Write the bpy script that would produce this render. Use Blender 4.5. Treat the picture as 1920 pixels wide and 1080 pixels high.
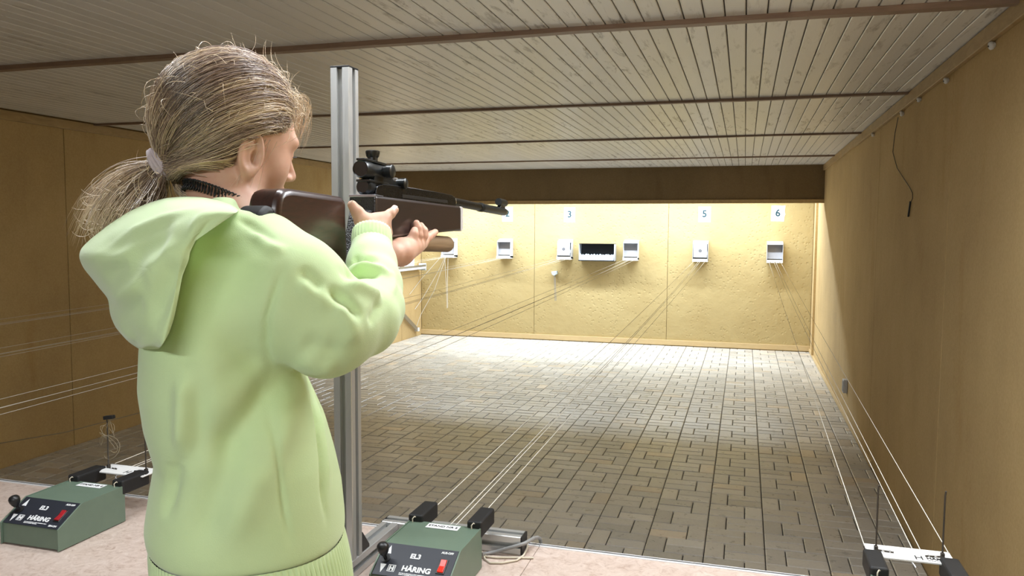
import bpy, bmesh, math, random
import numpy as np
from mathutils import Vector, Matrix
random.seed(7); rng = np.random.default_rng(7)
for o in list(bpy.data.objects): bpy.data.objects.remove(o)
scene = bpy.context.scene
COL = scene.collection
# ------------------------------------------------------------------ camera
F, YAW, PIT, ROL, H = 1485.96, 0.284894, 0.0732252, 0.00575343, 1.65
def cam_axes():
    f = np.array([-math.sin(YAW)*math.cos(PIT), math.cos(YAW)*math.cos(PIT), -math.sin(PIT)])
    r = np.array([math.cos(YAW), math.sin(YAW), 0.0]); u = np.cross(r, f)
    return r*math.cos(ROL)+u*math.sin(ROL), -r*math.sin(ROL)+u*math.cos(ROL), f
CR, CU, CF = cam_axes(); CP = np.array([0, 0, H])
cam = bpy.data.cameras.new('camera'); camo = bpy.data.objects.new('camera', cam); COL.objects.link(camo)
cam.sensor_width = 36; cam.lens = F*36/1920; cam.clip_start = .02; cam.clip_end = 100
m = Matrix.Identity(4)
for i in range(3): m[i][0], m[i][1], m[i][2] = CR[i], CU[i], -CF[i]
m.translation = Vector(CP); camo.matrix_world = m
scene.camera = camo
def ray(x, y): return CR*((x-960)/F)+CU*((540-y)/F)+CF
def at(x, y, D): return CP+D*ray(x, y)                       # point seen at a photo position, D metres deep
def on(x, y, ax, v):
    d = ray(x, y); return CP+d*((v-CP[ax])/d[ax])
def pj(p):
    q = np.asarray(p)-CP; c = q@CF; return 960+F*(q@CR)/c, 540-F*(q@CU)/c, c
# ------------------------------------------------------------------ world, lights, exposure
w = bpy.data.worlds.new('world'); scene.world = w; w.use_nodes = True
w.node_tree.nodes['Background'].inputs[0].default_value = (.75, .8, .9, 1)
w.node_tree.nodes['Background'].inputs[1].default_value = .02
scene.view_settings.view_transform = 'Standard'; scene.view_settings.look = 'None'
scene.view_settings.gamma = 1; scene.view_settings.use_curve_mapping = False
scene.view_settings.exposure = 0.17
def area(name, loc, sx, sy, power, col, rx=0.0, ry=0.0):
    l = bpy.data.lights.new(name, 'AREA'); l.shape = 'RECTANGLE'; l.size = sx; l.size_y = sy
    l.energy = power; l.color = col
    o = bpy.data.objects.new(name, l); COL.objects.link(o); o.location = loc; o.rotation_euler = (rx, ry, 0)
    return o
XL, XR, YB, ZC = -4.85, .893, 11.5, 2.445                     # range: left wall, right wall, back wall, ceiling
YBEAM = 10.13
TUBES = [(-4.05, 10.8), (-2.5, 10.8), (-.95, 10.8), (.17, 10.8)]     # behind the beam
for x, y in TUBES:
    area('target_light', (x, y, 2.325), 1.35 if x < 0 else .65, .12, 58 if x < 0 else 29, (.79, .895, 1.0), math.radians(0))
DESKLAMPS = [(-.95, 1.2, 20), (.42, 1.85, 36), (-.3, -1.0, 50)]
for x, y, p in DESKLAMPS:
    area('stand_light', (x, y, 2.365), 1.45, .16, p, (.92, .96, 1.0))
# ------------------------------------------------------------------ helpers
class MB:
    def __init__(s): s.v = []; s.f = []; s.c = None
    def add(s, vs, fs):
        n = len(s.v); s.v += [tuple(map(float, p)) for p in vs]; s.f += [tuple(n+i for i in f) for f in fs]; return s
    def box(s, x0, x1, y0, y1, z0, z1):
        return s.add([(x0,y0,z0),(x1,y0,z0),(x1,y1,z0),(x0,y1,z0),(x0,y0,z1),(x1,y0,z1),(x1,y1,z1),(x0,y1,z1)],
            [(0,3,2,1),(4,5,6,7),(0,1,5,4),(1,2,6,5),(2,3,7,6),(3,0,4,7)])
    def prism(s, poly, fn, a, b):                              # poly of 2D points; fn(u,v,w) -> 3D
        n = len(poly)
        return s.add([fn(p[0],p[1],a) for p in poly]+[fn(p[0],p[1],b) for p in poly],
            [tuple(range(n))[::-1], tuple(range(n,2*n))]+[(i,(i+1)%n,n+(i+1)%n,n+i) for i in range(n)])
    def tube(s, pts, r, n=8, cap=True):
        pts = [np.asarray(p, float) for p in pts]; k = len(pts)
        rs = r if hasattr(r, '__len__') else [r]*k
        t0 = pts[1]-pts[0]; a = np.cross(t0, (0,0,1)); 
        if np.linalg.norm(a) < 1e-6*np.linalg.norm(t0)+1e-12: a = np.cross(t0, (0,1,0))
        a /= np.linalg.norm(a); vs = []
        for i in range(k):
            t = pts[min(i+1,k-1)]-pts[max(i-1,0)]; t = t/(np.linalg.norm(t)+1e-12)
            a = a-t*(a@t); a /= np.linalg.norm(a)+1e-12; b = np.cross(t, a)
            vs += [pts[i]+rs[i]*(math.cos(q)*a+math.sin(q)*b) for q in (2*math.pi*j/n for j in range(n))]
        fs = [(i*n+j, i*n+(j+1)%n, (i+1)*n+(j+1)%n, (i+1)*n+j) for i in range(k-1) for j in range(n)]
        if cap: fs += [tuple(range(n))[::-1], tuple(range((k-1)*n, k*n))]
        return s.add(vs, fs)
    def lathe(s, p, ax, prof, n=24):                           # prof: (along, radius)
        p = np.asarray(p, float); ax = np.asarray(ax, float); ax /= np.linalg.norm(ax)
        return s.tube2([p+ax*h for h, r in prof], [r for h, r in prof], ax, n)
    def tube2(s, pts, rs, ax, n):
        a = np.cross(ax, (0,0,1)); 
        if np.linalg.norm(a) < 1e-4: a = np.cross(ax, (0,1,0))
        a /= np.linalg.norm(a); b = np.cross(ax, a); k = len(pts); vs = []
        for i in range(k): vs += [pts[i]+rs[i]*(math.cos(q)*a+math.sin(q)*b) for q in (2*math.pi*j/n for j in range(n))]
        fs = [(i*n+j, i*n+(j+1)%n, (i+1)*n+(j+1)%n, (i+1)*n+j) for i in range(k-1) for j in range(n)]
        fs += [tuple(range(n))[::-1], tuple(range((k-1)*n, k*n))]
        return s.add(vs, fs)
    def mesh(s, name):
        me = bpy.data.meshes.new(name); me.from_pydata(s.v, [], s.f); me.update(); return me
def obj(name, mb, mat, parent=None, smooth=None, bevel=0, loc=None, seg=2):
    me = mb.mesh(name) if isinstance(mb, MB) else mb
    if mat is not None and not me.materials: me.materials.append(mat)
    o = bpy.data.objects.new(name, me); COL.objects.link(o)
    if parent: o.parent = parent
    if loc is not None: o.location = loc
    if smooth is not None and len(me.polygons):
        me.polygons.foreach_set('use_smooth', [True]*len(me.polygons))
        if smooth < 179: me.set_sharp_from_angle(angle=math.radians(smooth))
    if bevel:
        b = o.modifiers.new('bevel', 'BEVEL'); b.width = bevel; b.segments = seg; b.limit_method = 'ANGLE'; b.angle_limit = math.radians(35)
    return o
def thing(name, label, cat, loc=(0,0,0), rotz=0, group=None):
    o = bpy.data.objects.new(name, None); COL.objects.link(o); o.empty_display_size = .05
    o.location = loc; o.rotation_euler = (0, 0, rotz); return tag(o, label, cat, group)
def tag(o, label, cat, group=None):
    o['label'] = label; o['category'] = cat
    if group: o['group'] = group
    return o
def struct(o, label=None):
    o['kind'] = 'structure'
    if label: o['label'] = label
    return o
def copy_tree(o, parent=None):
    c = o.copy(); COL.objects.link(c); c.parent = parent
    for ch in [q for q in COL.objects if q.parent == o]: copy_tree(ch, c)
    return c
def text_mesh(s, size, bold=0.0, align='CENTER', shear=0.0, extrude=.0004):
    cu = bpy.data.curves.new('lettering', 'FONT'); cu.body = s; cu.size = size; cu.offset = bold; cu.align_x = align
    cu.align_y = 'CENTER'; cu.shear = shear; cu.extrude = extrude; cu.resolution_u = 3
    t = bpy.data.objects.new('tmp', cu); COL.objects.link(t)
    dg = bpy.context.evaluated_depsgraph_get(); me = bpy.data.meshes.new_from_object(t.evaluated_get(dg))
    bpy.data.objects.remove(t); return me
def lettering(s, size, mat, parent, M4, name='lettering', **k):
    me = text_mesh(s, size, **k); me.transform(M4); me.materials.clear(); me.materials.append(mat)
    return obj(name, me, mat, parent)
def frame(o, x, y):                                            # matrix from origin, x and y axes
    x = Vector(x).normalized(); y = Vector(y).normalized(); z = x.cross(y)
    q = Matrix.Identity(4)
    for i in range(3): q[i][0], q[i][1], q[i][2], q[i][3] = x[i], y[i], z[i], o[i]
    return q
# ------------------------------------------------------------------ materials
def mat(name, col, rough=.5, metal=0.0, **k):
    m = bpy.data.materials.new(name); m.use_nodes = True; b = m.node_tree.nodes['Principled BSDF']
    b.inputs['Base Color'].default_value = (*col, 1); b.inputs['Roughness'].default_value = rough; b.inputs['Metallic'].default_value = metal
    for a, v in k.items(): b.inputs[a.replace('_', ' ')].default_value = v
    return m
def nd(m, t, **k):
    n = m.node_tree.nodes.new(t)
    for a, v in k.items():
        if a in ('inputs',):
            for i, x in v.items(): n.inputs[i].default_value = x
        else: setattr(n, a, v)
    return n
def lk(m, a, b): m.node_tree.links.new(a, b)
def bsdf(m): return m.node_tree.nodes['Principled BSDF']
def ramp(m, fac, stops):
    r = nd(m, 'ShaderNodeValToRGB'); e = r.color_ramp.elements
    while len(e) < len(stops): e.new(.5)
    for q, (p, c) in zip(e, stops): q.position = p; q.color = (*c, 1) if len(c) == 3 else c
    lk(m, fac, r.inputs[0]); return r.outputs[0]
def noise(m, scale, detail=3, rough=.55, vec=None, dist=0.0):
    n = nd(m, 'ShaderNodeTexNoise', inputs={'Scale': scale, 'Detail': detail, 'Roughness': rough, 'Distortion': dist})
    if vec is not None: lk(m, vec, n.inputs['Vector'])
    return n.outputs[0]
def coords(m, which='Object', scale=(1,1,1)):
    c = nd(m, 'ShaderNodeTexCoord'); p = nd(m, 'ShaderNodeMapping'); p.inputs['Scale'].default_value = scale
    lk(m, c.outputs[which], p.inputs[0]); return p.outputs[0]
def pos(m, scale=(1,1,1)):
    g = nd(m, 'ShaderNodeNewGeometry'); p = nd(m, 'ShaderNodeMapping'); p.inputs['Scale'].default_value = scale
    lk(m, g.outputs['Position'], p.inputs[0]); return p.outputs[0]
def mix(m, fac, a, b, mode='MIX'):
    n = nd(m, 'ShaderNodeMix', data_type='RGBA', blend_type=mode)
    for s, v in ((n.inputs[0], fac), (n.inputs[6], a), (n.inputs[7], b)):
        if hasattr(v, 'is_linked'): lk(m, v, s)
        else: s.default_value = v if not hasattr(v, '__len__') else ((*v, 1) if len(v) == 3 else v)
    return n.outputs[2]
def bump(m, h, strength=.3, dist=.01):
    b = nd(m, 'ShaderNodeBump', inputs={'Strength': strength, 'Distance': dist}); lk(m, h, b.inputs['Height'])
    lk(m, b.outputs[0], bsdf(m).inputs['Normal']); return b
def math_(m, op, a, b=0.0):
    n = nd(m, 'ShaderNodeMath', operation=op)
    for s, v in ((n.inputs[0], a), (n.inputs[1], b)):
        if hasattr(v, 'is_linked'): lk(m, v, s)
        else: s.default_value = v
    return n.outputs[0]
def base(m, c): lk(m, c, bsdf(m).inputs['Base Color'])

def fabric_wall(name, a, b, c):
    m = mat(name, a, .9); p = pos(m)
    big = noise(m, 1.1, 4, .6, p); col = ramp(m, big, [(.3, b), (.52, a), (.75, c)])
    fine = noise(m, 90, 2, .6, p); col = mix(m, .12, col, ramp(m, fine, [(.3, (.0, .0, .0)), (.7, (1, 1, 1))]), 'SOFT_LIGHT')
    streak = noise(m, 3.0, 4, .6, pos(m, (1.2, 1.2, .25))); col = mix(m, .6, col, ramp(m, streak, [(.42, (.55, .55, .55)), (.6, (.5, .5, .5)), (.72, (.36, .33, .28))]), 'SOFT_LIGHT')
    base(m, col)
    wv = noise(m, 260, 2, .6, pos(m, (1, 1, .8))); rp = noise(m, 5, 3, .5, pos(m, (1, 1, .3)))
    bump(m, math_(m, 'ADD', math_(m, 'MULTIPLY', wv, .08), math_(m, 'MULTIPLY', rp, .9)), .5, .012)
    return m
M_WALL = fabric_wall('wall_fabric', (.53, .375, .17), (.46, .32, .145), (.59, .425, .205))
def pellet_wall():
    m = mat('pellet_marked_board', (.6, .45, .2), .85); p = pos(m)
    big = noise(m, 1.3, 4, .6, p); col = ramp(m, big, [(.3, (.46, .345, .150)), (.7, (.52, .405, .19))])
    v = nd(m, 'ShaderNodeTexVoronoi', inputs={'Scale': 19.0, 'Randomness': 1.0}); lk(m, p, v.inputs['Vector'])
    dent = ramp(m, v.outputs['Distance'], [(.0, (0, 0, 0)), (.22, (.15, .15, .15)), (.3, (1, 1, 1))])
    gate = ramp(m, noise(m, 2.2, 2, .5, p), [(.36, (0, 0, 0)), (.55, (1, 1, 1))])
    h = mix(m, gate, (1, 1, 1), dent)
    lump = noise(m, 9, 3, .55, p)
    hh = math_(m, 'ADD', math_(m, 'MULTIPLY', h, .55), math_(m, 'MULTIPLY', lump, .9))
    base(m, col); bump(m, hh, .5, .02); return m
M_BACK = pellet_wall()
def ceiling_mat():
    m = mat('white_painted_board', (.7, .66, .6), .33); p = pos(m, (6, 1, 1))
    oi = nd(m, 'ShaderNodeObjectInfo')
    tone = ramp(m, oi.outputs['Random'], [(0, (.74, .725, .69)), (1, (.82, .80, .765))])
    # knots and worn grain, mostly on the boards ahead of the right-hand stands
    add = nd(m, 'ShaderNodeVectorMath', operation='ADD'); sc = nd(m, 'ShaderNodeVectorMath', operation='SCALE'); sc.inputs[3].default_value = 37.0
    lk(m, oi.outputs['Random'], sc.inputs[0]); lk(m, p, add.inputs[0]); lk(m, sc.outputs[0], add.inputs[1])
    g = noise(m, 3.4, 5, .7, add.outputs[0], .4); wear = noise(m, .8, 2, .5, pos(m, (.9, .45, 1)))
    k = math_(m, 'MULTIPLY', ramp(m, g, [(.555, (0, 0, 0)), (.66, (1, 1, 1))]), ramp(m, wear, [(.42, (0, 0, 0)), (.56, (1, 1, 1))]))
    base(m, mix(m, math_(m, 'MULTIPLY', k, .8), tone, (.20, .165, .13)))
    bump(m, noise(m, 14, 3, .6, pos(m, (8, .8, 1))), .15, .004)
    return m
M_CEIL = ceiling_mat()
def wood(name, a, b, sc=(2, 20, 20), rough=.5, nscale=3):
    m = mat(name, a, rough); p = coords(m, 'Object', sc)
    n = noise(m, nscale, 5, .6, p, 1.2); base(m, ramp(m, n, [(.3, a), (.7, b)])); bump(m, n, .12, .003); return m
M_BATTEN = wood('batten_wood', (.22, .14, .095), (.31, .21, .15), (2, 20, 20), .5)
M_TRIM = wood('trim_wood', (.36, .24, .10), (.48, .33, .15), (8, 2, 8), .5)
M_TRIMBACK = wood('pale_trim_wood', (.62, .45, .22), (.68, .51, .27), (2, 8, 8), .6)
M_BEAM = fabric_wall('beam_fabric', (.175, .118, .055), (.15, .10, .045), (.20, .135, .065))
def brick_mat(name, from_attr):
    m = mat(name, (.3, .27, .22), .3, IOR=1.62); p = pos(m)
    if from_attr: t = nd(m, 'ShaderNodeAttribute', attribute_name='tone').outputs['Color']
    else: t = nd(m, 'ShaderNodeObjectInfo').outputs['Color']
    n = noise(m, 16, 4, .65, p); s = noise(m, 60, 3, .6, p)
    c = mix(m, .55, t, ramp(m, n, [(.3, (.36, .36, .37)), (.7, (.62, .61, .58))]), 'SOFT_LIGHT')
    c = mix(m, .2, c, ramp(m, s, [(.3, (.2, .2, .2)), (.7, (.8, .8, .8))]), 'SOFT_LIGHT')
    base(m, c); bump(m, math_(m, 'ADD', n, math_(m, 'MULTIPLY', s, .4)), .12, .004)
    lk(m, ramp(m, n, [(.3, (.24,)*3), (.7, (.42,)*3)]), bsdf(m).inputs['Roughness']); return m
M_BRICK = brick_mat('paver', False); M_BRICKS = brick_mat('paver_far', True)
M_JOINT = mat('paver_joint', (.045, .04, .034), .9)
def desk_mat():
    m = mat('speckled_linoleum', (.62, .5, .43), .45); p = pos(m)
    a = noise(m, 42, 4, .7, p, 1.5); b = noise(m, 7, 3, .6, p)
    c = ramp(m, a, [(.3, (.40, .29, .24)), (.45, (.54, .43, .37)), (.6, (.60, .49, .43)), (.75, (.66, .57, .51))])
    base(m, mix(m, .25, c, ramp(m, b, [(.3, (.4, .36, .33)), (.7, (.6, .6, .6))]), 'SOFT_LIGHT')); return m
M_DESK = desk_mat()
def brushed(name, c, rough, sc):
    m = mat(name, c, rough, 1.0); n = noise(m, 40, 3, .6, coords(m, 'Object', sc))
    lk(m, ramp(m, n, [(.3, (rough-.08,)*3), (.7, (rough+.1,)*3)]), bsdf(m).inputs['Roughness']); return m
M_ALU = brushed('anodised_aluminium', (.62, .625, .62), .4, (20, 20, .5)); bsdf(M_ALU).inputs['Metallic'].default_value = .75
M_ALUD = mat('slot_shadow_aluminium', (.20, .205, .21), .5, 1.0)
def painted(name, c, rough, v=.12):
    m = mat(name, c, rough); n = noise(m, 22, 4, .6, coords(m)); base(m, mix(m, v, c, ramp(m, n, [(.3, (.25,)*3), (.7, (.75,)*3)]), 'SOFT_LIGHT'))
    bump(m, noise(m, 350, 2, .5, coords(m)), .08, .001); return m
M_GREEN = painted('hammered_green_paint', (.125, .178, .132), .42)
M_NAVY = painted('navy_front_panel', (.014, .017, .027), .5)
M_BLACK = painted('black_plastic', (.012, .012, .013), .38)
M_RUBBER = painted('black_rubber', (.008, .008, .009), .6)
M_WHITE = painted('white_plastic', (.8, .8, .79), .5, .05)
M_PAPER = painted('white_paper', (.78, .79, .80), .8, .05)
M_INK = mat('black_print', (.015, .015, .017), .6)
M_TEAL = mat('teal_print', (.004, .045, .06), .7)
M_GREY = painted('grey_cable_plastic', (.25, .25, .25), .5)
M_CREAM = painted('cream_cord', (.62, .56, .45), .7)
M_CORD = painted('white_cord', (.66, .63, .55), .75)
M_STEEL = brushed('dull_steel', (.52, .52, .53), .42, (20, 20, 20))
M_DSTEEL = mat('dark_wire', (.09, .08, .07), .45, .8)
M_SILVER = painted('silver_paint', (.55, .56, .58), .45)
M_TIN = painted('grey_tin_plate', (.33, .32, .33), .5)
m = mat('red_rocker', (.65, .012, .008), .3); bsdf(m).inputs['Emission Color'].default_value = (1, .06, .02, 1); bsdf(m).inputs['Emission Strength'].default_value = .35; M_RED = m
m = mat('red_rocker_unlit', (.34, .012, .02), .3); M_REDOFF = m
m = mat('lamp_tube', (.9, .9, .9), .4); bsdf(m).inputs['Emission Color'].default_value = (.9, .95, 1, 1); bsdf(m).inputs['Emission Strength'].default_value = 6; M_TUBE = m
# ------------------------------------------------------------------ the setting
Y0 = -2.6                                                      # wall behind the photographer
ZS = .27                                                       # raised floor of the shooters' side
YE = 1.673                                                     # far edge of the bench
fl = struct(obj('floor', MB().box(XL, XR, 1.62, YB, -.12, -.012), M_JOINT), 'grey and tan paver floor of the range')
CW, RH, XG, YG = .3015, .205, -.16, 4.45
def brick_mesh(w, d):
    b = MB(); g = .0026; i = .0045; x, y = w/2-g, d/2-g
    b.add([(-x,-y,-.012),(x,-y,-.012),(x,y,-.012),(-x,y,-.012),(-x,-y,-.003),(x,-y,-.003),(x,y,-.003),(-x,y,-.003),(-x+i,-y+i,0),(x-i,-y+i,0),(x-i,y-i,0),(-x+i,y-i,0)],
      [(0,1,5,4),(1,2,6,5),(2,3,7,6),(3,0,4,7),(4,5,9,8),(5,6,10,9),(6,7,11,10),(7,4,8,11),(8,9,10,11)])
    return b
bricks = []
c0, c1 = int(math.floor((XL-XG)/CW)), int(math.ceil((XR-XG)/CW))
r0, r1 = int(math.floor((1.64-YG)/RH)), int(math.ceil((YB-YG)/RH))
for c in range(c0, c1):
    for r in range(r0, r1):
        x, y = XG+c*CW, YG+r*RH; u = CW/3
        if r % 2 == 0: cells = [(x, u, y, RH), (x+u, 2*u, y, RH/2), (x+u, 2*u, y+RH/2, RH/2)]
        else: cells = [(x+2*u, u, y, RH), (x, 2*u, y, RH/2), (x, 2*u, y+RH/2, RH/2)]
        for (a, wd, b, d) in cells:
            x0, x1, y0, y1 = max(a, XL+.002), min(a+wd, XR-.002), max(b, 1.64), min(b+d, YB-.002)
            if x1-x0 < .03 or y1-y0 < .02: continue
            cx, cy = (x0+x1)/2, (y0+y1)/2
            t = random.random(); g = rng.normal(0, .035)
            tone = np.array((.66, .62, .555))*(1-t)+np.array((.51, .495, .465))*t+g
            if random.random() < .06: tone = tone*np.array((1.12, 1.02, .9))
            px, py, pd = pj((cx, cy, 0)); full = abs((x1-x0)-wd) < 1e-4 and abs((y1-y0)-d) < 1e-4
            vis = full and 0 < px < 1920 and 640 < py < 1085 and (px > 690 or px < 300) and py < 899+.1185*px-8
            a_ = (x1-x0)*(y1-y0)/pd**3 if vis else 0
            bricks.append((a_, cx, cy, x1-x0, y1-y0, tone, wd > d))
bricks.sort(key=lambda q: -q[0])
shared = {}
for a_, cx, cy, wd, d, tone, hz in bricks[:300]:
    k = (round(wd, 3), round(d, 3))
    if k not in shared: shared[k] = brick_mesh(wd, d).mesh('brick'); shared[k].materials.append(M_BRICK)
    o = obj('brick', shared[k], M_BRICK, fl, loc=(cx, cy, rng.normal(0, .0006))); o.color = (*np.clip(tone, .05, .9), 1)
    o.rotation_euler = (rng.normal(0, .002), rng.normal(0, .002), 0)
far = MB(); tones = []
for a_, cx, cy, wd, d, tone, hz in bricks[300:]:
    b = brick_mesh(wd, d); dz = rng.normal(0, .0006)
    far.add([(x+cx, y+cy, z+dz) for x, y, z in b.v], b.f); tones += [tone]*12
me = far.mesh('bricks'); at_ = me.color_attributes.new('tone', 'FLOAT_COLOR', 'POINT')
at_.data.foreach_set('color', np.c_[np.clip(np.array(tones), .05, .9), np.ones(len(tones))].astype(np.float32).ravel())
o = obj('bricks', me, M_BRICKS, fl); o['kind'] = 'stuff'
# walls: backing plus cloth-covered panels
def panels(wall, cuts, fn, m_):
    for a, b in zip(cuts[:-1], cuts[1:]):
        obj('panel', MB().box(*fn(a+.0025, b-.0025)), m_, wall, bevel=.003)
wr = struct(obj('wall_right', MB().box(XR+.02, XR+.14, Y0, YB+.12, -.12, ZC+.1), M_TRIM), 'tan fabric covered right wall of the range')
panels(wr, [Y0, -.1, 1.95, 4.08, 6.1, 8.1, YBEAM+.02, YB], lambda a, b: (XR, XR+.02, a, b, -.012, ZC), M_WALL)
wl = struct(obj('wall_left', MB().box(XL-.14, XL-.02, Y0, YB+.12, -.12, ZC+.1), M_TRIM), 'dark tan fabric covered left wall of the range')
panels(wl, [Y0, -.75, .8, 2.75, 4.75, 6.75, 8.75, 10.75, YB], lambda a, b: (XL-.02, XL, a, b, -.012, ZC), M_WALL)
wb = struct(obj('wall_back', MB().box(XL-.02, XR+.02, YB+.02, YB+.14, -.12, ZC+.1), M_TRIM), 'yellow pellet marked back wall behind the targets')
panels(wb, [XL, -3.02, -1.05, XR], lambda a, b: (a, b, YB, YB+.02, -.012, ZC), M_BACK)
ws = struct(obj('wall_stand', MB().box(XL-.14, XR+.14, Y0-.12, Y0, -.12, ZC+.1), mat('cream_plaster', (.62, .58, .5), .9)), 'cream wall behind the shooters')
fs_ = struct(obj('floor_stand', MB().box(XL, XR, Y0, 1.3, ZS-.3, ZS), mat('grey_stand_floor', (.22, .21, .2), .6)), 'raised grey floor of the shooting stands')
# ceiling of tongue and groove boards
ce = struct(obj('ceiling', MB().box(XL-.02, XR+.02, Y0, YB, ZC+.012, ZC+.1), mat('groove_shadow', (.10, .08, .065), .9)), 'white boarded ceiling with cross battens')
BW = .0748; n = int((XR-XL)/BW)+1; bx = XR
ln = YB-Y0
bm_ = MB(); hw = BW/2-.0022
bm_.add([(-hw,0,.012),(hw,0,.012),(hw,0,.002),(hw-.003,0,0),(-hw+.003,0,0),(-hw,0,.002)]+[(-hw,ln,.012),(hw,ln,.012),(hw,ln,.002),(hw-.003,ln,0),(-hw+.003,ln,0),(-hw,ln,.002)],
   [(0,1,2,3,4,5),(11,10,9,8,7,6)]+[(i,6+i,6+(i+1)%6,(i+1)%6) for i in range(6)])
bmesh_ = bm_.mesh('board'); bmesh_.materials.append(M_CEIL)
for i in range(n):
    x = XR-.012-BW*(i+.5)
    if x-BW/2 < XL: break
    obj('board', bmesh_, M_CEIL, ce, loc=(x, Y0, ZC))
for y, wd, th in ((-.7, .045, .02), (1.2, .045, .02), (3.13, .045, .02), (5.03, .035, .014), (6.94, .035, .014), (8.9, .035, .014)):
    k = 26; b = MB()                                           # slightly wavy cross batten
    for s in range(k):
        xa, xb = XL+(XR-XL)*s/k, XL+(XR-XL)*(s+1)/k
        za, zb = (.0016*math.sin(q*3.1+y)+.0012*math.sin(q*7.3+2*y) for q in (xa, xb))
        b.add([(xa,y-wd/2,ZC),(xb,y-wd/2,ZC),(xb,y+wd/2,ZC),(xa,y+wd/2,ZC),(xa,y-wd/2,ZC-th+za),(xb,y-wd/2,ZC-th+zb),(xb,y+wd/2,ZC-th+zb),(xa,y+wd/2,ZC-th+za)],
              [(0,1,5,4),(2,3,7,6),(4,5,6,7)])
    obj('batten', b, M_BATTEN, ce)
for nm, xa, xb in (('trim_1', XL, XL+.022), ('trim_2', XR-.024, XR)):
    o = struct(obj(nm, MB().box(xa, xb, Y0, YBEAM, ZC-.07, ZC-.004), M_TRIM, bevel=.003)); o['label'] = 'wooden strip along the top of the %s wall' % ('left' if nm == 'trim_1' else 'right')
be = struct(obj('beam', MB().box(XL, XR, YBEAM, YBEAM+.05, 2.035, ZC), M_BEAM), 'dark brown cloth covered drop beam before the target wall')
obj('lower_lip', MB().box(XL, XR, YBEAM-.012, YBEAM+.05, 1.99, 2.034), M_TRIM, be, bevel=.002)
o = struct(obj('baseboard_back', MB().box(XL, XR, YB-.018, YB, .012, .085), M_TRIMBACK, bevel=.003)); o['label'] = 'pale wooden baseboard along the back wall'
o = struct(obj('baseboard_right', MB().box(XR-.012, XR, YBEAM-4.2, YB-.018, .004, .05), M_TRIMBACK, bevel=.003)); o['label'] = 'pale wooden strip at the foot of the right wall'
o = struct(obj('trim_3', MB().box(XR-.03, XR, YBEAM+.75, YBEAM+.83, .05, ZC-.01), M_TRIMBACK, bevel=.003)); o['label'] = 'pale upright batten on the right wall past the beam'
# lamps that light the place
def lamp(loc, L, label, group, h=.06, z=None):
    t = thing('fluorescent_lamp', label, 'lamp', loc, 0, group)
    obj('housing', MB().box(-L/2, L/2, -.06, .06, .03, .03+h), M_WHITE, t, bevel=.004)
    obj('tube', MB().lathe((-L/2+.04, 0, .0), (1,0,0), [(0,.0), (0,.012), (.01,.013), (L-.09,.013), (L-.08,.012), (L-.08,0)], 12), M_TUBE, t, smooth=40)
    for s in (-1, 1): obj('socket', MB().box(s*(L/2-.03)-.012, s*(L/2-.03)+.012, -.016, .016, -.016, .03), M_WHITE, t, bevel=.003)
    return t
for i, (x, y) in enumerate(TUBES):
    lamp((x, y, 2.35), 1.45 if i < 3 else .72, '%s fluorescent lamp from the left behind the brown beam' % ('first', 'second', 'third', 'fourth')[i], 'target lamps behind the beam')
lamp((DESKLAMPS[0][0], DESKLAMPS[0][1], 2.37), 1.5, 'ceiling fluorescent lamp over the left shooting stands', 'stand lamps', .04)
lamp((DESKLAMPS[1][0]-.3, DESKLAMPS[1][1], 2.37), 1.5, 'ceiling fluorescent lamp over the right shooting stands', 'stand lamps', .04)
lamp((DESKLAMPS[2][0], DESKLAMPS[2][1], 2.37), 1.5, 'ceiling fluorescent lamp behind the shooters', 'stand lamps', .04)
# ------------------------------------------------------------------ shooting benches
M_STRIP = mat('bright_edge_strip', (.8, .81, .83), .35, .3)
ZD = .95
for xa, xb, lab in ((XL+.02, -.4205, 'pinkish speckled shooting bench under the girl and left boxes'), (-.4195, XR-.02, 'pinkish speckled shooting bench right of the joint')):
    t = thing('shooting_bench', lab, 'bench', ((xa+xb)/2, 1.4, 0), 0, 'shooting benches'); L = (xb-xa)/2
    q = obj('worktop', MB().box(-L, L, -.26, YE-1.4-.014, ZD-.032, ZD), M_DESK, t, bevel=.0015)
    e = obj('edge_strip', MB().box(-L, L, YE-1.4-.014, YE-1.4, ZD-.034, ZD+.002), M_STRIP, t, bevel=.001)
    obj('edge_groove', MB().box(-L, L, YE-1.4-.0095, YE-1.4-.0055, ZD+.0005, ZD+.0024), M_ALUD, e)
    obj('front_panel', MB().box(-L, L, .215, .24, -.012, ZD-.032), M_WALL, t)
    for s in range(3): obj('leg', MB().box(-L+.05+s*(L-.05)-.02*s, -L+.09+s*(L-.05)-.02*s, -.24, -.2, ZS-.0, ZD-.032), M_STEEL, t, bevel=.003)
# ------------------------------------------------------------------ aluminium post and rails
def profile(size, slot=.009, depth=.011, inner=.016):
    s = size/2; a = slot/2; d = s-depth; r = .0015; q = []
    for k in range(4):                                         # one side, then turn
        side = [(-s+r, -s), (-a, -s), (-a, -s+.004), (-inner/2, -s+.004), (-inner/2, -d), (inner/2, -d), (inner/2, -s+.004), (a, -s+.004), (a, -s), (s-r, -s), (s, -s+r)]
        c, sn = [(1,0),(0,1),(-1,0),(0,-1)][k]
        q += [(x*c-y*sn, x*sn+y*c) for x, y in side]
    return q
PRO = profile(.04, .0115, .012, .018)
pt = thing('aluminium_post', 'tall slotted aluminium post standing beside the rifle', 'post', (-.7525, 1.406, ZD))
obj('upright', MB().prism(PRO, lambda a, b, w: (a, b, w), .04, 1.008), M_ALU, pt)
obj('end_cap', MB().box(-.02, .02, -.02, .02, 1.008, 1.0115), M_BLACK, pt, bevel=.0008)
obj('foot_rail', MB().prism(PRO, lambda a, b, w: (a, w, b+.02), -.235, .193), M_ALU, pt)
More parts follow.
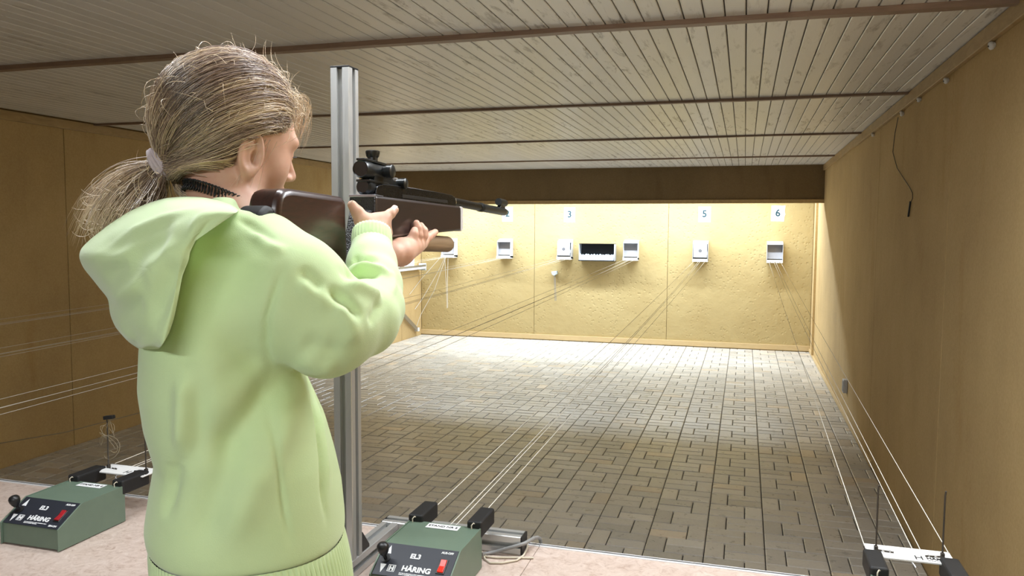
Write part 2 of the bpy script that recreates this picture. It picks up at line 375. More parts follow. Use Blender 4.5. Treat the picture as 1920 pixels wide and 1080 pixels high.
obj('cross_rail', MB().prism(PRO, lambda a, b, w: (w, a+.214, b+.02), -.02, .306), M_ALU, pt)
obj('rail_cap', MB().box(.306, .3105, .194, .234, 0, .04), M_BLACK, pt, bevel=.001)
obj('rail_cap', MB().box(-.0225, -.02, .194, .234, 0, .04), M_BLACK, pt, bevel=.001)
obj('bracket', MB().prism([(.02,.04),(.056,.04),(.056,.046),(.026,.082),(.02,.082)], lambda a, b, w: (w, a, b), -.018, .018), M_BLACK, pt, bevel=.001)
# ------------------------------------------------------------------ control boxes
def control_box(name, label, stand, x, lit=True):
    W, D0, z0, z1, ys = .08, .19, .048, .086, .064
    t = thing(name, label, 'control box', (x, 1.324, ZD), 0, 'target transport control boxes')
    b = obj('housing', MB().prism([(0,.004),(.001,z0),(ys,z1),(D0,z1),(D0,.004)], lambda a, c, w: (w, a, c), -W+.003, W-.003), M_GREEN, t, bevel=.0012)
    for s in (-1, 1): obj('side_plate', MB().prism([(-.004,.002),(-.004,z0+.002),(ys-.001,z1+.0015),(D0,z1+.0015),(D0,.002)], lambda a, c, w: (w, a, c), *(sorted((s*(W-.003), s*W)))), M_GREEN, t, bevel=.0006)
    for sx in (-1, 1):
        for yy in (.02, D0-.02): obj('foot', MB().lathe((sx*.06, yy, 0), (0,0,1), [(0,.007),(.004,.0075)], 12), M_RUBBER, t)
    n_ = Vector((0, -(z1-z0), ys)).normalized(); up = Vector((0, ys, z1-z0)).normalized()
    o0 = Vector((0, ys/2, (z0+z1)/2)); Lh = math.hypot(ys, z1-z0)
    P = lambda a, c, h: o0+Vector((a, 0, 0))+up*c+n_*h          # on the sloping front
    pan = obj('front_panel', MB().add([P(a, c, h) for h in (.0002, .0012) for a, c in ((-W+.004,-Lh/2+.001),(W-.004,-Lh/2+.001),(W-.004,Lh/2-.001),(-W+.004,Lh/2-.001))],
        [(3,2,1,0),(4,5,6,7),(0,1,5,4),(1,2,6,5),(2,3,7,6),(3,0,4,7)]), M_NAVY, t)
    fr = lambda a, c: frame(P(a, c, .0013), (1,0,0), up)
    lettering('EL3', .0145, M_PAPER, pan, fr(-.004, .012), bold=.0005)
    lettering('HÄRING', .0155, M_PAPER, pan, fr(.007, -.0165), bold=.0006)
    lettering('AUS-OFF', .0062, M_PAPER, pan, fr(.056, .0285), bold=.00022)
    lettering('EIN-ON', .0062, M_PAPER, pan, fr(.056, -.030), bold=.00022)
    lg = MB()                                                  # square emblem with an H in it
    def bar(a, b_, c, d, h=.0016):
        lg.add([P(a,c,.0012),P(b_,c,.0012),P(b_,d,.0012),P(a,d,.0012),P(a,c,h),P(b_,c,h),P(b_,d,h),P(a,d,h)], [(4,5,6,7),(0,1,5,4),(1,2,6,5),(2,3,7,6),(3,0,4,7)])
    ex, ey, g = -.0425, -.019, .0075
    bar(ex-g, ex-g+.0012, ey-g, ey+g); bar(ex+g-.0012, ex+g, ey-g, ey+g); bar(ex-g, ex+g, ey+g-.0012, ey+g); bar(ex-g, ex+g, ey-g, ey-g+.0012)
    bar(ex-.0048, ex-.0018, ey-.0052, ey+.0052); bar(ex+.0018, ex+.0048, ey-.0052, ey+.0052); bar(ex-.0018, ex+.0018, ey-.0014, ey+.0014)
    obj('emblem', lg, M_PAPER, pan)
    lg = MB(); ra_ = random.Random(5)
    for yy, xe in ((-.0268, .036), (-.0298, .012)):            # small print, too small to read
        xx = -.024
        while xx < xe: bw = ra_.uniform(.001, .0026); bar(xx, xx+bw, yy-.0009, yy+.0009, .0014); xx += bw+ra_.choice((.0004, .0004, .0012))
    o = obj('small_print', lg, M_PAPER, pan); o['kind'] = 'stuff'
    for s in (1, -1):
        ar = MB().add([P(-.0615-.006, s*.012, .0012), P(-.0615+.006, s*.012, .0012), P(-.0615, s*.031, .0012), P(-.0615-.006, s*.012, .0016), P(-.0615+.006, s*.012, .0016), P(-.0615, s*.031, .0016)], [(3,4,5),(0,1,4,3),(1,2,5,4),(2,0,3,5)])
        obj('arrow', ar, M_PAPER, pan)
    lv = obj('lever', MB().lathe(P(-.0615, 0, .001), n_, [(0,.009),(.002,.009),(.003,.004),(.016,.0035)], 16), M_BLACK, t, smooth=40)
    obj('knob', MB().lathe(P(-.0615, -.001, .014), n_+up*.22, [(0,.0035),(.002,.0065),(.008,.0095),(.015,.0115),(.021,.0115),(.025,.009),(.0275,.004),(.028,0)], 20), M_BLACK, lv, smooth=60)
    sw = obj('switch', MB().add([P(.055+a, -.002+c, h) for h in (.001, .0028) for a, c in ((-.0085,-.0165),(.0085,-.0165),(.0085,.0165),(-.0085,.0165))],
        [(4,5,6,7),(0,1,5,4),(1,2,6,5),(2,3,7,6),(3,0,4,7)]), M_BLACK, t, bevel=.0008)
    obj('rocker', MB().add([P(.055-.0058,-.0155,.0028),P(.055+.0058,-.0155,.0028),P(.055+.0058,.0115,.0028),P(.055-.0058,.0115,.0028),
        P(.055-.0056,-.0155,.0062),P(.055+.0056,-.0155,.0062),P(.055+.0056,-.002,.0036),P(.055-.0056,-.002,.0036),P(.055+.0056,.0115,.0052),P(.055-.0056,.0115,.0052)],
        [(4,5,6,7),(7,6,8,9),(0,1,5,4),(2,3,9,8),(1,2,8,6,5),(3,0,4,7,9)]), M_RED if lit else M_REDOFF, sw, bevel=.0005)
    lb = obj('stand_label', MB().box(-.033, .037, .158, .182, z1+.0006, z1+.0011), M_PAPER, t)
    lettering(stand, .0112, M_INK, lb, frame((.002, .170, z1+.0013), (1,0,0), (0,1,0)), bold=.0001)
    for s in (-1, 1):
        xc = s*.0655 if s > 0 else -.0655
        pd = obj('buffer', MB().box(xc-.0165, xc+.0165, .182, .272, .066, .101), M_RUBBER, t, bevel=.005, seg=3)
        obj('cord_eye', MB().tube([(xc-.004, .178, z1), (xc-.004, .177, z1+.008), (xc-.001, .181, z1+.0115), (xc+.002, .184, z1+.009)], .0013, 6), M_CREAM, t, smooth=60)
    return t
LANES = [-4.30, -3.33, -2.38, -1.4815, -.585, .312]
TGT = [-4.35, -3.46, -2.535, -1.565, -.592, .398]
for i, lab in enumerate(('first', 'second', 'third')):
    control_box('control_box', 'green control box of the %s stand, far left on the bench' % lab, 'STAND NR %d' % (i+1), LANES[i])
control_box('control_box', 'green control box on the left bench, its switch unlit', 'STAND NR 4', LANES[3], False)
control_box('control_box', 'green control box beside the aluminium rails with a lit red switch', 'STAND NR 5', LANES[4])
control_box('control_box', 'green control box by the right wall behind the white carriage', 'STAND NR 6', LANES[5])
# ------------------------------------------------------------------ target carriages
def carriage(label, loc, mirror=False):
    t = thing('target_carriage', label, 'carriage', loc, 0, 'target carriages')
    pl = obj('plate', MB().prism([(-.0745,.032),(-.0745,.008),(-.055,-.03),(.0745,-.03),(.0745,.032)], lambda a, b, w: (a, b, w), -.0015, .0015), M_WHITE, t, bevel=.0004)
    for s in (-1, 1):
        x = s*.057
        obj('rod', MB().tube([(x-.03*s, -.004, .003), (x-.004*s, .0, .003), (x, .002, .008), (x, .002, .118), (x+.0005, .0, .128)], .0017, 8), M_DSTEEL, t, smooth=60)
        obj('clamp', MB().box(x-.0035, x+.0035, -.002, .006, .0018, .010), M_DSTEEL, t, bevel=.001)
        for q in (.012, .024): obj('screw', MB().lathe((x-s*q, -.002, .0015), (0,0,1), [(0,.003),(.002,.003),(.003,.002)], 10), M_STEEL, t, smooth=40)
    lettering('HÄRING', .012, M_INK, pl, frame((.05, -.0125, .0017), (1,0,0), (0,1,0)), bold=.0004)
    lg = MB(); ra_ = random.Random(6); xx = .028
    while xx < .072: bw = ra_.uniform(.001, .0026); lg.box(xx, xx+bw, -.0232, -.0216, .0015, .0019); xx += bw+ra_.choice((.0004, .0012))
    o = obj('small_print', lg, M_INK, pl); o['kind'] = 'stuff'
    em = MB().box(.008, .010, -.022, -.004, .0015, .002).box(.0185, .0205, -.022, -.004, .0015, .002).box(.010, .0185, -.014, -.0115, .0015, .002)
    obj('emblem', em, M_INK, pl)
    obj('cord_hook', MB().tube([(0, -.02, -.004), (0, -.035, -.002), (.004, -.042, -.006), (.008, -.036, -.01)], .0014, 6), M_STEEL, t, smooth=60)
    return t
carriage('white target carriage with two wire rods parked at the left box', (-1.468, 1.594, 1.044))
carriage('white target carriage with two wire rods parked by the right wall', (.312, 1.604, 1.044))
# ------------------------------------------------------------------ target holders on the back wall
def holder(i, label, card):
    x, z = TGT[i], 1.362
    t = thing('target_holder', label, 'target holder', (x, YB, z), 0, 'target holders')
    w_, h_, d = .105, .118, .16
    tilt = .03
    for s in (-1, 1): obj('side_cheek', MB().prism([(-d, -h_), (-d+tilt, h_), (0, h_+.03), (0, -h_-.02)], lambda a, b, q: (q, a, b), *(sorted((s*w_, s*(w_-.004))))), M_SILVER, t)
    obj('top_plate', MB().add([(-w_,-d+tilt,h_),(w_,-d+tilt,h_),(w_,0,h_+.03),(-w_,0,h_+.03),(-w_,-d+tilt,h_+.003),(w_,-d+tilt,h_+.003),(w_,0,h_+.034),(-w_,0,h_+.034)], [(0,3,2,1),(4,5,6,7),(0,1,5,4),(1,2,6,5),(2,3,7,6),(3,0,4,7)]), M_SILVER, t)
    obj('back_plate', MB().add([(-w_+.005,-.09,-h_+.03),(w_-.005,-.09,-h_+.03),(w_-.005,-.03,h_-.005),(-w_+.005,-.03,h_-.005),(-w_+.005,-.086,-h_+.03),(w_-.005,-.086,-h_+.03),(w_-.005,-.026,h_-.005),(-w_+.005,-.026,h_-.005)], [(0,1,2,3),(7,6,5,4),(0,4,5,1),(1,5,6,2),(2,6,7,3),(3,7,4,0)]), M_TIN, t)
    obj('header_strip', MB().box(-w_, w_, -d+tilt-.004, -d+tilt, h_-.012, h_+.003), M_SILVER, t)
    tr = obj('tray', MB().box(-w_, w_, -d-.02, 0, -h_-.024, -h_+.016), M_WHITE, t, bevel=.003)
    for s in (-1, 0, 1):
        obj('cord_eye', MB().lathe((s*.06, -d-.022, -h_-.006), (0,-1,0), [(0,.006),(.01,.006),(.014,.003)], 10), M_CREAM, tr, smooth=40)
    if card:
        c = thing('paper_target', card, 'target', (x, YB-d-.012, z+.012), 0, 'paper targets')
        s_ = .088
        obj('card', MB().box(-s_, s_, -.0006, .0006, -s_, s_), M_PAPER, c)
        obj('bullseye', MB().lathe((0, -.0006, .0), (0,-1,0), [(0,.0),(0,.025),(.0006,.025),(.0006,0)], 20), mat('bullseye_grey', (.16, .16, .17), .8), c)
        obj('rim', MB().box(-s_-.004, s_+.004, .001, .003, -s_-.004, s_+.004), M_SILVER, t, loc=(0, -d-.012, .012))
    return t
holder(0, 'empty grey target holder half hidden by the wooden dowel end', None)
holder(1, 'empty grey target holder below the rifle muzzle', None)
holder(2, 'target holder with a card just left of the dark wall box', 'white paper target with a grey bullseye left of the dark box')
holder(3, 'empty grey target holder just right of the dark wall box', None)
holder(4, 'target holder with a card, second from the right wall', 'white paper target with a grey bullseye second from the right wall')
holder(5, 'empty grey target holder nearest the right wall', None)
SG = {'2': 'white number two sign right at the rifle muzzle', '3': 'white number three sign above the target left of the dark box', '5': 'white number five sign, second from the right wall', '6': 'torn white number six sign nearest the right wall'}
def sign(d, x, z, rag=0):
    t = thing('number_sign', SG[d], 'sign', (x, YB-.002, z), 0, 'lane number signs')
    p = [(-.085,-.11),(.085,-.11),(.085,-.04),(.085,.03),(.085,.11),(-.085,.11)]
    if rag: p = [(-.088,-.105),(.083,-.108),(.085,-.05),(.098,-.01),(.088,.03),(.096,.11),(.05,.107),(-.04,.113),(-.085,.108)]
    sh = obj('sheet', MB().prism(p, lambda a, b, w: (a, w, b), -.0015, .0), M_PAPER, t)
    lettering(d, .135, M_TEAL, sh, frame((0, -.0022, .005), (1,0,0), (0,0,1)), bold=.003, name='numeral')
sign('2', -3.445, 1.885); sign('3', -2.489, 1.875); sign('5', -.552, 1.882); sign('6', .425, 1.893, 1)
# dark box with white wadding
t = thing('wall_box', 'open dark wall box holding white wadding between two targets', 'box', (-2.05, YB, 1.333))
for nm, b in (('back', (-.255,.255,-.012,-.002,-.12,.12)), ('top', (-.26,.26,-.17,-.002,.12,.126)), ('bottom', (-.26,.26,-.19,-.002,-.126,-.12)), ('side', (-.26,-.254,-.17,-.002,-.12,.12)), ('side', (.254,.26,-.17,-.002,-.12,.12)), ('front_lip', (-.26,.26,-.196,-.19,-.126,-.112))):
    obj(nm, MB().box(*b), M_BLACK if nm in ('back', 'bottom') else M_SILVER if nm == 'side' else M_BLACK if nm == 'front_lip' else M_DSTEEL, t)
b = MB(); nx, ny = 60, 12
hh = lambda i, j: .03+.018*math.sin(i*.9)*math.sin(i*.37+j*.6)+.02*max(0, math.sin(i*.55+1))*random.random()+.012*random.random()
g = [[(-.25+.5*i/(nx-1), -.186+.16*j/(ny-1), -.119+(.0 if j in (0,) else (.04+hh(i, j)*.9))) for j in range(ny)] for i in range(nx)]
b.add([p for r in g for p in r]+[(p[0], p[1], -.119) for r in g for p in r], [(i*ny+j, (i+1)*ny+j, (i+1)*ny+j+1, i*ny+j+1) for i in range(nx-1) for j in range(ny-1)]
   + [(i*ny, nx*ny+i*ny, nx*ny+(i+1)*ny, (i+1)*ny) for i in range(nx-1)])
o = tag(obj('wadding', b, painted('white_wadding', (.62, .70, .78), .9), None, smooth=60, loc=(-2.05, YB, 1.333)), 'lumpy white wadding filling the dark wall box', 'wadding'); o['kind'] = 'stuff'
# small bracket with hanging cords
t = thing('cord_bracket', 'small pale bracket with hanging grey cords left of the dark box', 'bracket', (-2.70, YB, 1.01))
obj('arm', MB().prism([(-.045,.025),(.04,.035),(.045,-.005),(.0,-.035),(-.03,-.02)], lambda a, b, w: (a, w, b), -.07, -.001), painted('pale_blue_plastic', (.6, .72, .8), .5), t, bevel=.004)
for dx in (0, .016): obj('cord', MB().tube([(dx-.004, -.05, -.03), (dx+.004, -.045, -.2), (dx+.012, -.04, -.41)], .0035, 6), M_GREY, t)
# left wall shelf and leaning rail
t = thing('wall_shelf', 'narrow metal shelf with a white back on the left wall', 'shelf', (XL, 10.9, 1.08))
obj('board', MB().box(.001, .14, -.6, .45, -.035, .0), M_SILVER, t, bevel=.003)
obj('back_board', MB().box(.001, .012, -.6, .30, .0, .2), M_WHITE, t)
obj('lip', MB().box(.134, .14, -.6, .45, 0, .03), M_STEEL, t)
obj('end_bracket', MB().box(.02, .14, .45, .47, -.06, .05), painted('pale_bracket', (.6, .7, .76), .5), t, bevel=.004)
o = tag(obj('pliers', MB().tube([(XL+.06, 10.75, 1.086), (XL+.07, 10.95, 1.09), (XL+.06, 11.15, 1.087)], [.006, .010, .004], 8), M_DSTEEL, None, smooth=60), 'dark tool lying on the left wall shelf', 'tool')
o = tag(obj('tape_roll', MB().lathe((XL+.08, 10.6, 1.08), (0,0,1), [(0,.02),(0,.035),(.03,.035),(.03,.02)], 20), M_TRIM, None, smooth=40), 'small brown roll on the left wall shelf', 'tape')
b = MB(); pa, pb = np.array((XL+.03, 10.1, .735)), np.array((XL+.03, 11.245, .105))
dr = (pb-pa)/np.linalg.norm(pb-pa); nn = np.array((0, -dr[2], dr[1]))
t = thing('leaning_rail', 'grey metal rail slanting down the left wall by the corner', 'rail', tuple(pb))
ch = [(-.028,-.02),(.028,-.02),(.028,.0),(.024,.0),(.024,-.016),(-.024,-.016),(-.024,.0),(-.028,.0)]
obj('channel', MB().prism(ch, lambda a, c, w_: tuple(pa-pb+dr*w_+nn*a+np.array((-c, 0, 0))*1.0), 0, np.linalg.norm(pb-pa)), M_STEEL, t)
obj('end_bracket', MB().box(-.03, .03, -.015, .045, -.025, .03), M_WHITE, t, bevel=.004)
# ------------------------------------------------------------------ transport cords
def cord(pts, r, label, grp, mat_=M_CORD, sag=0.0, name='cord', n=6):
    if len(pts) == 2:
        a, b_ = map(np.array, pts); pts = [a+(b_-a)*s-np.array((0,0,sag*4*s*(1-s))) for s in np.linspace(0, 1, 13)]
    return tag(obj(name, MB().tube(pts, r, n), mat_, None, smooth=80), label, 'cord', grp)
ORD = ('first', 'second', 'third', 'fourth', 'fifth', 'sixth')
M_TCORD = painted('thin_grey_cord', (.34, .29, .2), .7)
for i in range(6):
    g = 'transport cords of the %s lane' % ORD[i]
    zt, yt = 1.236, YB-.185
    zb = 1.036
    if i == 4: st = [(-.06, 1.598, 1.034, .0), (.006, 1.52, 1.03, .02), (.018, 1.52, 1.03, .012), (.055, 1.598, 1.034, .004)]
    elif i == 5: st = [(-.075, 1.62, 1.046, .0), (.012, 1.63, 1.043, .014), (.026, 1.63, 1.043, .006), (.07, 1.62, 1.05, .0)]
    elif i == 3: st = [(-.055, 1.63, 1.046, .0), (.0, 1.62, 1.044, .016), (.012, 1.62, 1.044, .006), (.075, 1.62, 1.03, .0)]
    else: st = [(-.06, 1.6, 1.05, .0), (.0, 1.6, 1.04, .02), (.012, 1.6, 1.04, .008), (.06, 1.6, 1.03, .0)]
    en = (-.075, -.012, .012, .075)
    for (dx, y, z, sg), e, wh in zip(st, en, ('leftmost', 'inner left', 'inner right', 'rightmost')):
        lab = '%s thin cord stretched over the floor to the %s target' % (wh, ORD[i])
        cord([(LANES[i]+dx, y, z), (TGT[i]+e, yt, zt)], .0010, lab, g, M_CORD, sg+.01)
# slack cords at the first holder
def P11(x, y, yy): return on(x, y, 1, yy)
for wh, pts in zip(('uppermost slanting', 'second slanting', 'steepest slanting', 'left hanging', 'right hanging'), ([P11(831,477,11.3), on(790,523,0,XL+.04), on(768,552,0,XL+.02)], [P11(836,479,11.3), P11(820,512,11.35), on(792,560,0,XL+.05), on(778,580,0,XL+.02)],
            [P11(836,482,11.3), P11(814,545,11.36), on(789,590,0,XL+.05), on(781,612,0,XL+.02)], [P11(834,484,11.33), P11(836.5,530,11.4), P11(838,578,11.42)], [P11(840,484,11.33), P11(839,530,11.4), P11(839.5,577,11.42)])):
    cord(pts, .004, wh+' slack white cord at the far left holder', 'slack cords at the far left holder', M_CORD, name='slack_cord')
# cord over the left wall with black clip and loops of wire on the carriage rod
c4 = np.array((-1.468, 1.594, 1.044)); top = c4+np.array((-.057, .0, .128))
t = thing('wire_clip', 'black clip with loops of thin wire on the left carriage rod', 'clip', tuple(top))
obj('clip_body', MB().box(-.005, .022, -.006, .006, -.002, .007), M_BLACK, t, bevel=.001).rotation_euler = (0, -.14, .1)
for s in range(4):
    a = [np.array((.006+.014*math.cos(q+s)*(1+.3*s), .008*math.sin(1.7*q+s), -.035-.012*s+.03*math.sin(q)*(1 if s % 2 else .8))) for q in np.linspace(0, 5.4, 16)]
    obj('wire_loop', MB().tube([np.array((.01,0,0))]+a, .0004, 5), M_TCORD, t, smooth=80)
cord([on(-40, 838, 1, 4.0), on(120, 811, 1, 4.1), on(300, 764, 1, 4.4), on(420, 735, 1, 4.7)], .003, 'slack cord crossing low before the left wall', None, M_TCORD, name='slack_cord')
# ------------------------------------------------------------------ right wall small things
for (px, py, s) in ((1858, 84, 1), (1773, 150, .9), (1722, 186, .8), (1690, 212, 1), (1636, 252, .9)):
    p = on(px, py, 0, XR-.014)
    t = thing('ceramic_knob', '%s white round knob under the right wall strip' % {1858:'nearest and largest', 1773:'second nearest', 1722:'small middle', 1690:'fourth, above the hanging wire,', 1636:'farthest'}[px], 'knob', tuple(p), 0, 'white knobs along the right wall')
    r = .016*s
    obj('knob', MB().lathe((.0135,0,0), (-1,0,-.25), [(0,r*.7),(.006,r*.8),(.009,r),(.017,r),(.021,r*.75),(.022,0)], 16), M_WHITE, t, smooth=50)
    obj('screw', MB().lathe((-.0075,0,-.005), (-1,0,-.25), [(0,.004),(.003,.003),(.003,0)], 10), M_DSTEEL, t)
pw = [on(x, y, 0, XR-.006) for x, y in ((1684,220),(1678,250),(1674,285),(1682,315),(1698,340),(1706,352),(1711,362),(1711,372),(1708,378))]
t = thing('hanging_wire', 'thin dark wire with a black end hanging on the right wall', 'wire', tuple(pw[0]))
obj('wire', MB().tube([q-pw[0] for q in pw], .0022, 6), M_DSTEEL, t, smooth=80)
obj('sleeve', MB().tube([on(1707,378,0,XR-.008)-pw[0], on(1705,392,0,XR-.008)-pw[0], on(1703,406,0,XR-.008)-pw[0]], .0055, 8), M_BLACK, t, smooth=80)
p = on(1588, 723, 0, XR)
t = thing('wall_socket', 'small grey socket box low on the right wall', 'socket', tuple(p))
obj('cover', MB().box(-.035, -.0005, -.05, .04, -.06, .055), M_SILVER, t, bevel=.004)
obj('face', MB().box(-.038, -.035, -.04, .03, -.05, .045), M_GREY, t, bevel=.002)
# cables behind the fifth box
k4 = 400/1920
def zz(a, b, z): return on(640+a*k4, 860+b*k4, 2, z)
zy = lambda a, b, y: on(640+a*k4, 860+b*k4, 1, y)
cord([zy(1262,862,1.56), zy(1320,853,1.585), zy(1400,836,1.590), zy(1500,806,1.592), zy(1590,782,1.593), zy(1650,762,1.600), zy(1690,740,1.62), zy(1735,714,1.65), zy(1768,709,1.67), zy(1790,722,1.684), zy(1795,760,1.684)], .004, 'thick grey cable running from the box to the bench edge', None, M_GREY, name='power_cable', n=10)
cord([zz(1262,840,.955), zz(1300,880,.953), zz(1400,890,.953), zz(1550,890,.953), zz(1730,893,.953)], .0022, 'straight thin cream lead lying beside the grey cable', None, M_CREAM, name='lead')
cord([zz(1275,850,.955), zz(1290,900,.953), zz(1340,938,.953), zz(1450,938,.953), zz(1580,915,.953), zz(1640,870,.955), zz(1675,800,.957), zz(1670,750,.96)], .0022, 'curved thin cream lead looping round the rail end', None, M_CREAM, name='lead')
# ------------------------------------------------------------------ the air rifle, aimed at the fifth target
PM = at(948, 398, 2.05); RU = np.array((-.592, 11.3, 1.374))-PM; RU /= np.linalg.norm(RU)
RV = np.array((0, 0, 1.))-RU*RU[2]; RV /= np.linalg.norm(RV); RW = np.cross(RU, RV); RL = 1.1
R0 = PM-RU*RL
def rp(t, s, w_): return PM+RU*(t-RL)+RV*s+RW*w_
def rl(t, s, w_): return rp(t, s, w_)-R0
def dark_wood(name, a, b, rough):
    m = mat(name, a, rough); p = coords(m, 'Object', (14, 2.2, 14)); n = noise(m, 6, 5, .65, p, 1.6)
    sp = noise(m, 300, 1, .5, coords(m))
    c = ramp(m, n, [(.3, a), (.55, b), (.75, a)]); base(m, c)
    bsdf(m).inputs['Coat Weight'].default_value = .4; bsdf(m).inputs['Coat Roughness'].default_value = .18
    bump(m, n, .05, .002); return m
M_STOCK = dark_wood('dark_varnished_walnut', (.016, .006, .0045), (.042, .013, .009), .34)
M_FORE = dark_wood('dark_forend_walnut', (.009, .005, .0045), (.020, .008, .0065), .42)
def stipple():
    m = mat('stippled_black_grip', (.012, .012, .013), .5); v = nd(m, 'ShaderNodeTexVoronoi', inputs={'Scale': 420.0}); lk(m, coords(m), v.inputs['Vector'])
    bump(m, v.outputs['Distance'], .6, .002); return m
M_STIP = stipple()
M_GUN = brushed('blued_steel', (.055, .056, .06), .3, (20, 20, 20))
M_SCOPE = painted('black_anodised', (.010, .012, .013), .3)
M_GLASS = mat('dark_lens', (.006, .010, .016), .06)
M_DOWEL = wood('turned_beech', (.20, .125, .065), (.31, .205, .115), (18, 1.5, 18), .55, 4)
rf = thing('air_rifle', 'dark wooden air rifle with red dot sight held by the girl', 'rifle', tuple(R0))
def rprism(name, poly, a, b, m_, bevel, parent=None, seg=3): return obj(name, MB().prism(poly, rl, a, b), m_, parent or rf, smooth=50, bevel=bevel, seg=seg)
def rounded(poly, r, n=4):
    out = []; k = len(poly)
    for i in range(k):
        p0, p, p1 = (np.array(poly[(i+j) % k], float) for j in (-1, 0, 1))
        a = (p0-p); b = (p1-p); la, lb = np.linalg.norm(a), np.linalg.norm(b); q = min(r, la*.45, lb*.45)
        A, B = p+a/la*q, p+b/lb*q
        for s in np.linspace(0, 1, n): out.append(tuple((1-s)**2*A+2*s*(1-s)*p+s*s*B))
    return out
bt = rprism('butt_stock', rounded([(.028,-.034),(.05,-.0285),(.195,-.0285),(.2045,-.036),(.2055,-.062),(.212,-.125),(.19,-.142),(.11,-.150),(.03,-.166),(.022,-.12),(.020,-.055)], .012), -.0235, .0235, M_STOCK, .009)
rprism('butt_pad', rounded([(.022,-.056),(.008,-.053),(-.012,-.066),(-.016,-.10),(-.010,-.165),(.002,-.178),(.028,-.172),(.020,-.12)], .010), -.021, .0195, M_RUBBER, .007)
rprism('grip', rounded([(.292,-.040),(.350,-.060),(.352,-.090),(.336,-.110),(.320,-.168),(.285,-.178),(.205,-.165),(.205,-.125),(.262,-.128),(.276,-.085)], .010), -.019, .019, M_STIP, .008)
fs = rprism('fore_stock', rounded([(.300,-.0185),(.700,-.0105),(.703,-.0615),(.655,-.0645),(.44,-.079),(.345,-.087),(.312,-.080),(.301,-.060)], .006), -.0235, .0235, M_FORE, .006)
rprism('rear_panel', [(.2975,-.0215),(.301,-.0215),(.302,-.064),(.2985,-.064)], -.0225, .0225, M_STIP, .001, fs)
rprism('top_plate', [(.2965,-.0172),(.330,-.0172),(.330,-.0185),(.302,-.0185),(.302,-.0215),(.2965,-.0215)], -.0228, .0228, mat('pale_edge_steel', (.35, .37, .42), .35, .9), .0005, fs)  # paler bluish steel line along the top of the rear face
rprism('end_cap', rounded([(.7,-.0105),(.712,-.0125),(.714,-.058),(.705,-.0625),(.700,-.0625)], .003), -.0238, .0238, painted('silver_lacquer', (.55, .52, .5), .35), .003)
rprism('receiver', rounded([(.318,-.020),(.320,-.002),(.345,.004),(.42,.0065),(.60,.0105),(.672,.0105),(.690,.004),(.694,-.0115)], .006), -.0155, .0155, M_GUN, .006)
rprism('slide_rib', [(.42,.0085),(.62,.0125),(.62,.0105),(.42,.0065)], -.005, .005, M_STEEL, .0008)
obj('cocking_slot', MB().prism([(.42,-.0075),(.64,-.0025),(.64,-.0085),(.42,-.014)], rl, .0152, .0165), M_BLACK, rf, bevel=.001)
obj('loading_tap', MB().prism([(.672,.0085),(.697,.0085),(.697,-.0105),(.672,-.0105)], rl, -.0125, .0125), M_GUN, rf, bevel=.002)
obj('bright_collar', MB().lathe(rl(.700, 0, 0), RU, [(0,.0108),(.005,.0115),(.008,.0108)], 24), mat('bright_steel', (.8, .8, .78), .25, 1.0), rf, smooth=40)
obj('barrel', MB().lathe(rl(.69, 0, 0), RU, [(0,.0092),(.2,.0092),(.2,.0),(.2,0)], 28), M_GUN, rf, smooth=40)
obj('barrel_sleeve', MB().lathe(rl(.885, 0, 0), RU, [(0,.0092),(.003,.0107),(.022,.0107),(.022,.0098),(.19,.0098),(.208,.0088),(.215,.006),(.215,.0028),(.20,.0026),(.20,0)], 28), M_SCOPE, rf, smooth=40)
fsg = obj('front_sight_base', MB().prism([(1.04,.008),(1.082,.008),(1.078,.016),(1.046,.016)], rl, -.005, .005), M_SCOPE, rf, bevel=.001)
obj('front_sight_tunnel', MB().lathe(rl(1.036, .0225, 0), RU, [(0,.0072),(0,.0090),(.012,.0093),(.044,.0093),(.056,.0088),(.056,.0072),(.004,.0068)], 24), M_SCOPE, fsg, smooth=40)
# rear aperture block, mount and red dot sight
obj('rear_knob', MB().lathe(rl(.300, -.004, 0), RU, [(0,.010),(.004,.0135),(.022,.0135),(.026,.011),(.034,.011)], 20), M_SCOPE, rf, smooth=40)
mt = rprism('sight_mount', rounded([(.300,.000),(.318,.006),(.322,.016),(.345,.022),(.378,.022),(.405,.0105),(.44,.0095),(.44,.003),(.33,.001)], .003), -.011, .011, M_SCOPE, .0015)
rprism('mount_rail', [(.298,.0075),(.372,.0075),(.372,.0035),(.298,.0035)], -.011, .013, M_SCOPE, .0008, mt)
obj('clamp_knob', MB().lathe(rl(.423, .0115, .011), RW, [(-.006,.009),(.0,.0095),(.010,.0095),(.012,.007)], 16), M_SCOPE, mt, smooth=40)
obj('clamp_screw', MB().lathe(rl(.421, .0165, .002), RV, [(0,.005),(.004,.005),(.005,.003)], 12), M_STEEL, mt, smooth=40)
sc = obj('red_dot_sight', MB().lathe(rl(.291, .0235, .0), RU, [(.002,.0118),(.0,.0135),(.004,.0145),(.028,.0145),(.032,.0138),(.062,.0138),(.066,.0145),(.092,.0145),(.092,.0125),(.085,.012)], 28), M_SCOPE, rf, smooth=40)
obj('eyepiece_lens', MB().lathe(rl(.2935, .0235, 0), RU, [(0,0),(0,.0118),(.002,.0118)], 28), M_GLASS, sc, smooth=40)
rprism('top_rail', [(.292,.041),(.372,.041),(.372,.037),(.292,.037)], -.008, .008, M_SCOPE, .0008, sc)
obj('elevation_knob', MB().lathe(rl(.335, .040, 0), RV, [(0,.0085),(.006,.0085),(.008,.0105),(.014,.0118),(.017,.0118),(.018,.0105)], 22), M_SCOPE, sc, smooth=35)
obj('windage_knob', MB().lathe(rl(.352, .025, .0135), RW, [(0,.0095),(.005,.0095),(.006,.0115),(.015,.0115),(.016,.010)], 22), M_SCOPE, sc, smooth=35)
